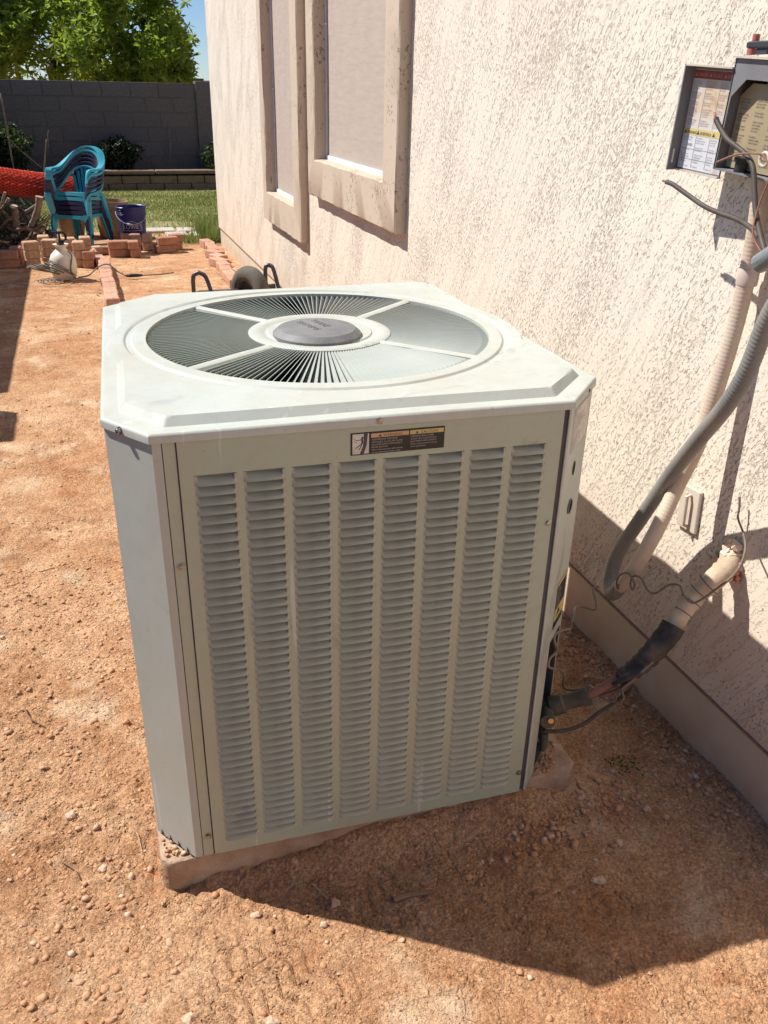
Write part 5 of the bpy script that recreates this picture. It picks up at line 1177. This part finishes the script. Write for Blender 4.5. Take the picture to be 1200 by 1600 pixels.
q = MB(); I4 = Matrix.Identity(4); I4.translation = Vector((0, 0.150, 0)); text_into(q, "LOWE'S", I4, 0.058, 'CENTER', 0.92)
# subdivide by clamping: letters are small enough to hug the wall
def pth(q, pts, w):
    for a, b in zip(pts[:-1], pts[1:]):
        a = Vector(a); b = Vector(b)
        for i in range(6):
            p = a.lerp(b, i/6); r_ = a.lerp(b, (i+1)/6); d = (r_-p).normalized()*w/2; n_ = Vector((-d.y, d.x)); q.add([(p.x+n_.x, p.y+n_.y, 0), (r_.x+n_.x, r_.y+n_.y, 0), (r_.x-n_.x, r_.y-n_.y, 0), (p.x-n_.x, p.y-n_.y, 0)], [(0, 1, 2, 3)])
pth(q, [(-0.098, 0.133), (-0.098, 0.203), (-0.06, 0.203), (-0.008, 0.223), (0.045, 0.203), (0.098, 0.203), (0.098, 0.133), (-0.098, 0.133)], 0.0035)
wrap(q); part('lettering', q, MT['bprint'], bk)
q = MB()
for (z, u, w) in ((0.327, -0.102, 0.014), (0.303, -0.095, 0.020), (0.286, -0.092, 0.024)): q.add([(u-w/2, z, 0.012), (u+w/2, z, 0.012), (u+w/2, z-0.008, 0.012), (u-w/2, z-0.008, 0.012)], [(0, 1, 2, 3)])
wrap(q); part('print', q, MT['bprint'], bk)
q = MB(); P = []
for j in range(21):
    a = math.pi*j/20; side = math.cos(a); P.append(Vector((0, 0, 0.30))+Vector((math.cos(ang0+math.pi/2), math.sin(ang0+math.pi/2), 0))*(-side*0.15)+Vector((math.cos(ang0), math.sin(ang0), 0))*(0.152*math.sin(a))+Vector((0, 0, -0.105*math.sin(a))))
q.tube(P, 0.0022, 6); q.tube(P[8:11], 0.008, 8); bail = part('bail', q, MT['bprint'], bk, True)
# ------------------------------------------------------------------ netting roll
ra = Vector((-1.9, 9.25, 0.76)); rb = Vector((-0.06, 9.32, 0.49)); RL = (rb-ra).length; RR = 0.118
nr_ = thing('netting_roll', 'roll of orange plastic safety netting lying on the brush pile', 'netting roll', (ra+rb)/2)
Mq = (rb-ra).to_track_quat('Z', 'Y').to_matrix().to_4x4()
q = MB(); q.lathe([(0.03, -RL/2+0.01), (RR*0.86, -RL/2), (RR*0.90, 0), (RR*0.86, RL/2), (0.03, RL/2-0.01)], 26, M=Mq, cap=False); part('inner_layers', q, MT['core'], nr_, 50)
q = MB(); NA = 26; NZ = 62
def sh(a, z, r_): return Mq @ Vector((r_*math.cos(a), r_*math.sin(a), z))
for i in range(NZ):
    for j in range(NA):
        z0_ = -RL/2+RL*i/NZ; z1_ = z0_+RL/NZ
        for sgn in (1, -1):
            a0_ = 2*math.pi*(j+0.5*(i % 2))/NA; a1_ = a0_+sgn*math.pi/NA; w = 0.0032; r_ = RR*random.uniform(0.985, 1.02)
            p, s_ = sh(a0_, z0_, r_), sh(a1_, z1_, r_); mid = ((p+s_)*0.5).normalized() if False else None
            ax = Vector((math.cos(a0_), math.sin(a0_), 0)); nrm = (Mq.to_3x3() @ ax); d = (s_-p).normalized().cross(nrm)*w
            q.add([p+d, s_+d, s_-d, p-d, p+nrm*0.004, s_+nrm*0.004], [(0, 1, 5, 4), (4, 5, 2, 3), (0, 3, 2, 1)])
        if i % 1 == 0:
            a0_ = 2*math.pi*j/NA
part('netting', q, MT['orange'], nr_, kind='stuff')
# ------------------------------------------------------------------ brush pile
def limb(name, pts, r0, r1, mat, label, group=None, cat='branch'):
    o = Vector(pts[0]); t = thing(name, label, cat, o, 0, group); sp_ = spline(rel(pts, o), 5); q = MB(); n_ = len(sp_)
    q.tube(sp_, [(r0+(r1-r0)*i/(n_-1))*(1+0.08*math.sin(i*2.1)) for i in range(n_)], 8, False); part('wood', q, mat, t, True)
    d = (sp_[-1]-sp_[-2]).normalized(); q = MB(); q.tube([sp_[-1]-d*0.003, sp_[-1]+d*0.001], r1*1.0, 8); part('cut_end', q, MT['woodend'], t); return t
limb('branch', [(-0.52, 8.95, 0.16), (-0.45, 8.92, 0.27), (-0.385, 8.88, 0.40), (-0.365, 8.87, 0.485)], 0.022, 0.036, MT['wood'], 'thick pale curved limb with a sawn end rising from the brush pile')
limb('branch', [(-0.45, 8.9, 0.19), (-0.37, 8.88, 0.25), (-0.29, 8.86, 0.33)], 0.012, 0.008, MT['wood'], 'thin pale branch slanting right at the edge of the brush pile')
limb('branch', [(-0.62, 8.95, 0.2), (-0.60, 8.93, 0.32), (-0.60, 8.9, 0.40)], 0.034, 0.037, MT['wood'], 'short upright stump with a sawn top in the brush pile')
limb('branch', [(-0.74, 9.0, 0.34), (-0.69, 8.95, 0.44), (-0.655, 8.93, 0.52)], 0.012, 0.012, MT['wood'], 'thin straight stick on top of brush pile at left')
limb('branch', [(-0.72, 8.95, 0.36), (-0.66, 8.9, 0.43), (-0.63, 8.88, 0.475)], 0.014, 0.012, MT['wood'], 'second thin stick beside the straight one on the brush pile')
limb('branch', [(-0.60, 8.85, 0.20), (-0.52, 8.83, 0.215), (-0.44, 8.83, 0.19)], 0.018, 0.014, MT['wood'], 'knobbly horizontal branch across the middle of the brush pile')
limb('branch', [(-0.66, 8.7, 0.02), (-0.60, 8.69, 0.09), (-0.52, 8.7, 0.14), (-0.47, 8.72, 0.2)], 0.007, 0.005, MT['wood'], 'thin bent twig in the dark foot of the brush pile')
for k in range(26):
    x = random.uniform(-1.15, -0.38); y = random.uniform(8.75, 9.35); z = random.uniform(0.05, 0.36); a = random.uniform(-0.6, 3.7); L_ = random.uniform(0.12, 0.34); e_ = random.uniform(-0.2, 0.9)
    d = Vector((math.cos(a)*math.cos(e_), math.sin(a)*math.cos(e_)*0.5, math.sin(e_))); p = Vector((x, y, z)); 
    limb('branch', [p, p+d*L_*0.5+Vector((0, 0, random.uniform(-.02, .02))), p+d*L_], random.uniform(0.01, 0.026), random.uniform(0.007, 0.02), MT['wood'], 'grey dry branch tangled in the brush pile under the orange netting', 'tangled branches of the brush pile')
q = MB()
for k in range(900):
    x = random.uniform(-1.6, -0.33)+0.0; hmax = 0.42*min(1, (-0.25-x)/0.3) if x > -0.55 else 0.42; y = random.uniform(8.75, 9.7); z = random.uniform(0.0, max(0.05, hmax))
    a = random.uniform(0, 6.28); e_ = random.uniform(-0.9, 0.9); L_ = random.uniform(0.05, 0.22); d = Vector((math.cos(a)*math.cos(e_), math.sin(a)*math.cos(e_), math.sin(e_)))
    p = Vector((x, y, z)); q.tube([p, p+d*L_*0.5+Vector((0, 0, 0.01)), p+d*L_], [0.006, 0.005, 0.002], 4)
link('brush', q.mesh('brush', MT['brush']), label='dark tangle of twigs filling the brush pile', kind='stuff')

# ------------------------------------------------------------------ back of the yard
def leaves(name, pts, size, mat, parent=None, per=5, spread=1.0, droop=0.2, wid=0.3, label=None, kind=None, loc=None):
    N = len(pts); P = np.repeat(pts, per, 0); n_ = N*per
    th = RNG.uniform(0, 6.28, n_); el_ = RNG.normal(-droop, 0.55, n_)*spread; L_ = size*RNG.uniform(0.6, 1.25, n_)
    d = np.stack([np.cos(th)*np.cos(el_), np.sin(th)*np.cos(el_), np.sin(el_)], -1); r_ = RNG.normal(0, 1, (n_, 3)); s = np.cross(d, r_); s /= np.linalg.norm(s, axis=1)[:, None]+1e-9
    nn_ = np.cross(s, d); W_ = (L_*wid)[:, None]
    a = P; b = P+d*L_[:, None]*0.5+s*W_*0.5; c = P+d*L_[:, None]-nn_*L_[:, None]*0.12; e_ = P+d*L_[:, None]*0.5-s*W_*0.5
    V = np.stack([a, b, c, e_], 1).reshape(-1, 3); F = (np.array([[0, 1, 2, 3]])+(np.arange(n_)*4)[:, None])
    me = fast_mesh(name, V-(np.array(loc) if loc is not None else 0), F, mat); return link(name, me, parent, label=label, kind=kind)
bw = thing('block_wall', 'grey concrete block wall across the back of the yard', 'wall', (0.5, 14.6, 0))
q = MB(); q.box((-4.5, 0.006, -0.2), (3.4, 0.19, 1.438)); part('mortar', q, MT['mortar'], bw)
bmesh_ = MB().box((-0.2, 0, 0), (0.2, 0.02, 0.195), None, 0.003).mesh('block', MT['block'])
capm = MB().box((-0.2, 0, 0), (0.2, 0.205, 0.195), None, 0.003).mesh('block', MT['block'])
for r in range(8):
    for c in range(-6, 9):
        x = c*0.41+(0.205 if r % 2 else 0)-0.03
        if x > 1.2 or x < -3: continue
        z = 1.45-0.205*(8-r)
        o_ = link('block', capm if r == 7 else bmesh_, bw, (x, -0.006 if r == 7 else -0.002+random.uniform(-.002, .002), z))
pl2 = thing('wall_pier', 'plain grey block pier at the right end of the back wall', 'pier', (1.98, 14.56, 0))
q = MB(); q.box((-0.14, 0, -0.1), (0.5, 0.24, 1.47), None, 0.006); part('shaft', q, MT['block'], pl2)
# left boundary wall, out of frame: it throws the shadow along the left edge of the picture
lw = thing('side_wall', 'block boundary wall along the left side of the yard, its shadow on the dirt', 'wall', (-1.45, 9.8, 0))
q = MB(); q.box((-0.2, -4.55, -0.1), (0.0, 4.75, 1.44)); part('wall', q, MT['block'], lw)
q = MB(); q.box((-0.2, -9.8, -0.1), (-0.0, -5.3, 1.33)); part('wall', q, MT['block'], lw)
q = MB(); q.box((-0.2, -5.25, -0.1), (0.045, -4.86, 1.46)); part('pier', q, MT['block'], lw)
q = MB(); q.box((-0.19, -4.86, -0.1), (-0.01, -4.55, 1.38)); part('wall', q, MT['block'], lw)
# planter in front of the back wall
plt = thing('planter_wall', 'low earth coloured block planter edging in front of the back wall', 'planter', (0.6, 13.9, 0))
ps = MB().box((-0.195, 0, 0), (0.195, 0.2, 0.105), None, 0.008).mesh('block', MT['planter'])
for r in range(2):
    for c in range(-8, 6):
        x = c*0.4+(0.2 if r else 0)
        if x > 2.3: continue
        link('block', ps, plt, (x, random.uniform(-.008, .008), 0.108*r-0.01), (0, 0, R(random.uniform(-1, 1))))
for c in range(-3, 3): link('block', MB().box((-0.48, -0.01, 0), (0.48, 0.22, 0.05), None, 0.008).mesh('block', MT['planter']), plt, (c*0.97+0.0, 0, 0.208+(0.02 if c >= 0 else 0)))
q = MB(); q.box((-3, 14.1, -0.05), (3.4, 14.59, 0.2)); link('planter_soil', q.mesh('planter_soil', MT['brush']), label='dark soil in the raised planter', kind='structure')
# lawn, path
q = MB(); nx_, ny_ = 60, 60; V = []
for j in range(ny_+1):
    for i in range(nx_+1):
        x = -3+i*6.5/nx_; y = 9.95+j*3.95/ny_; V.append((x, y, 0.006+0.02*float(fbm(np.array(x), np.array(y), 1.5, 3, 5))-(0.03 if j == 0 else 0)))
q.add(V, [(j*(nx_+1)+i, j*(nx_+1)+i+1, (j+1)*(nx_+1)+i+1, (j+1)*(nx_+1)+i) for j in range(ny_) for i in range(nx_)])
link('lawn', q.mesh('lawn', MT['soil'], True), label='patchy lawn in front of the back planter', kind='structure')
pth_ = thing('path', 'pale concrete slab strip between dirt and lawn', 'path', (0.9, 9.82, 0))
for (xa, xb, ya, yb) in ((-0.42, 0.02, -0.02, 0.22), (0.05, 0.9, -0.06, 0.2), (-0.1, 0.12, -0.36, -0.1), (0.15, 0.30, -0.40, -0.12)):
    q = MB(); q.box((xa, ya, -0.03), (xb, yb, 0.022), None, 0.006); part('slab', q, MT['path'], pth_)
N = 70000; gx = RNG.uniform(-2.2, 3.3, N); gy = RNG.uniform(10.02, 13.85, N); dn = smooth(-0.22, 0.05, fbm(gx, gy, 1.1, 3, 55)); kp = RNG.uniform(0, 1, N) < 0.25+0.75*dn
G = np.stack([gx, gy, np.full(N, 0.0)], -1)[kp]
ex = np.stack([RNG.uniform(0.6, 2.6, 1500), RNG.uniform(9.3, 10.05, 1500), np.zeros(1500)], -1); ex = ex[(ex[:, 0] > 1.12) | (fbm(ex[:, 0], ex[:, 1], 3, 2, 8) > 0.1)]
def grass(name, G, hmin, hmax, label, mat='grass', lean=0.5):
    n_ = len(G); th = RNG.uniform(0, 6.28, n_); h = RNG.uniform(hmin, hmax, n_); w = RNG.uniform(0.004, 0.008, n_); le = RNG.uniform(0, lean, n_)*h; c, s = np.cos(th), np.sin(th)
    a = G+np.stack([c*w, s*w, 0*w], -1); b = G-np.stack([c*w, s*w, 0*w], -1); t_ = G+np.stack([-s*le, c*le, h], -1)
    V = np.stack([a, b, t_], 1).reshape(-1, 3); F = np.arange(n_*3).reshape(-1, 3); return link(name, fast_mesh(name, V, F, MT[mat]), label=label, kind='stuff')
grass('grass', np.concatenate([G, ex]), 0.012, 0.04, 'short patchy green lawn grass')
wx = np.concatenate([RNG.normal(1.19, 0.035, 500), RNG.normal(1.3, 0.12, 700)]); wy = np.concatenate([RNG.uniform(8.9, 9.9, 500), RNG.uniform(8.95, 10.2, 700)])
grass('weeds', np.stack([wx, wy, 0*wx], -1), 0.06, 0.20, 'taller green weeds growing against the house corner', lean=0.8)
wx = RNG.normal(0.97, 0.05, 260); wy = RNG.normal(9.2, 0.08, 260)
grass('weeds', np.stack([wx, wy, 0*wx], -1), 0.03, 0.09, 'small tuft of weeds behind the right hand brick pile', lean=1.2)
wp = np.stack([RNG.normal(1.065, 0.022, 40), RNG.normal(1.285, 0.022, 40), RNG.uniform(0.01, 0.022, 40)], -1); leaves('weeds', wp, 0.008, MT['leafy'], None, 3, label='tiny green weed growing in shade between unit and foundation', kind='stuff', wid=0.6)
# shrubs
def shrub(loc, size, n_, mat, label, leaf=0.06, lit=None):
    t = thing('shrub', label, 'shrub', loc); u = RNG.normal(0, 1, (n_, 3)); u /= np.linalg.norm(u, axis=1)[:, None]; r_ = RNG.uniform(0.35, 1, n_)**0.6
    lump = 1+0.25*np.sin(u[:, 0]*5+loc[0])*np.cos(u[:, 2]*4+loc[1]); P = u*(r_*lump)[:, None]*np.array(size)+np.array([0, 0, size[2]*1.0])
    P = P[P[:, 2] > 0]; leaves('foliage', P, leaf, mat, t, 4, wid=0.45)
    q = MB()
    for k in range(7): a = random.uniform(0, 6.28); q.tube([(0, 0, 0), (math.cos(a)*size[0]*.3, math.sin(a)*size[1]*.3, size[2]*0.7), (math.cos(a)*size[0]*.6, math.sin(a)*size[1]*.6, size[2]*1.3)], [0.015, 0.01, 0.005], 5)
    part('stem', q, MT['bark'], t); return t
shrub((0.56, 14.3, 0.18), (0.36, 0.22, 0.26), 900, MT['leafd'], 'dark round shrub in the planter before the middle of the back wall')
shrub((1.98, 14.2, 0.2), (0.20, 0.2, 0.22), 200, MT['leafy'], 'bright leaved shrub half hidden by the house corner')
shrub((-0.98, 14.1, 0.15), (0.40, 0.3, 0.40), 700, MT['leafd'], 'leafy shrub against the back wall at far left')
shrub((-0.80, 13.9, 0.45), (0.20, 0.2, 0.2), 90, MT['leafy'], 'yellow green young growth on the far left shrub')  # sunlight on these leaves is put in by the lighter leaf colour
stk = [('bent bare stalk standing before the back wall beside the chairs', [(-0.45, 13.4, 0.28), (-0.40, 13.4, 0.5), (-0.35, 13.4, 0.72)], 0.010), ('thin upright bare stalk right of the bent one', [(-0.34, 13.4, 0.62), (-0.33, 13.4, 0.75), (-0.31, 13.4, 0.83)], 0.006),
       ('tall bare stake at the left edge of the picture', [(-0.80, 13.0, 0.25), (-0.80, 13.0, 0.8), (-0.81, 13.0, 1.28)], 0.012), ('thin branch leaning left in front of far shrub', [(-0.45, 12.8, 0.42), (-0.65, 12.8, 0.60), (-0.80, 12.8, 0.78)], 0.009), ('faint bare vine stem climbing the back wall', [(1.36, 14.52, 0.35), (1.40, 14.52, 0.62), (1.38, 14.52, 0.9)], 0.007)]
for lb_, pts, r_ in stk:
    o = Vector(pts[0]); t = thing('stalk', lb_, 'stalk', o); part('stem', MB().tube(spline(rel(pts, o), 4), r_, 6), MT['wood'], t, True)
# tree beyond the wall
tr = thing('tree', 'big leafy green tree rising beyond the back wall', 'tree', (-0.1, 18.2, -0.2))
q = MB(); q.tube(spline([(0, 0, 0), (0.05, 0, 0.9), (-0.05, 0, 1.6), (0.0, 0, 2.3)], 5), [0.17]*6+[0.14]*6+[0.1]*4, 10); part('trunk', q, MT['bark'], tr, True)
tips = []; q = MB()
def grow(p, d, L_, r_, lvl):
    e_ = p+d*L_; mid = p.lerp(e_, 0.5)+Vector((random.uniform(-.06, .06), random.uniform(-.06, .06), random.uniform(0, .06)))*L_
    q.tube([p, mid, e_], [r_, r_*0.8, r_*0.6], 6, False)
    if lvl >= 2:
        for t in (0.25, 0.5, 0.75, 1.0): tips.append(p.lerp(e_, t))
    if lvl == 4: return
    for k in range(3 if lvl else 9):
        n_ = Vector((random.gauss(0, 1), random.gauss(0, 1), random.gauss(0.1, 0.7))).normalized(); dd = (d*0.8+n_*0.85).normalized(); grow(e_, dd, L_*random.uniform(0.62, 0.86), r_*0.6, lvl+1)
for k in range(9):
    a = 2*math.pi*k/9+random.uniform(-.3, .3); el_ = random.uniform(-0.02, 0.9); grow(Vector((0, 0, 1.7+0.12*k*0.6)), Vector((math.cos(a)*math.cos(el_), math.sin(a)*math.cos(el_), math.sin(el_))), random.uniform(0.75, 1.05), 0.022, 1)
part('branches', q, MT['bark'], tr)
T_ = np.array([tuple(t) for t in tips]); T_ = T_[RNG.permutation(len(T_))]; 
T_ = np.concatenate([T_+RNG.normal(0, 0.11, T_.shape) for _ in range(4)])
n3 = 300; ex_ = np.stack([1.2+1.15*RNG.uniform(0, 1, n3)**0.8, RNG.normal(0, 0.5, n3), np.zeros(n3)], -1); ex_[:, 2] = 1.95+0.45*RNG.normal(0, 1, n3)-0.12*(ex_[:, 0]-1.2)
lo_ = np.stack([RNG.uniform(-2.2, 2.0, 700), RNG.normal(-0.5, 0.4, 700), RNG.uniform(1.6, 3.0, 700)], -1); T_ = np.concatenate([T_, ex_, lo_])
keep = (T_[:, 0] < 2.4) & (T_[:, 2] > 1.5); T_ = T_[keep]
leaves('crown', T_, 0.15, MT['leaf'], tr, 9, droop=0.15, wid=0.33)
# lower right sprays of foliage
rf = thing('neighbour_roof', 'low dark flat roof edge showing just over the back wall', 'roof', (2.6, 22, 0))
q = MB(); q.box((-0.5, 0, 0), (0.55, 3, 1.50), None, 0.02); part('parapet', q, MT['roof'], rf)
for k in range(3): q = MB(); q.box((-0.42+0.3*k, -0.05, 1.502), (-0.22+0.3*k, 0.4, 1.54), None, 0.008); part('ridge_cap', q, MT['roof'], rf)
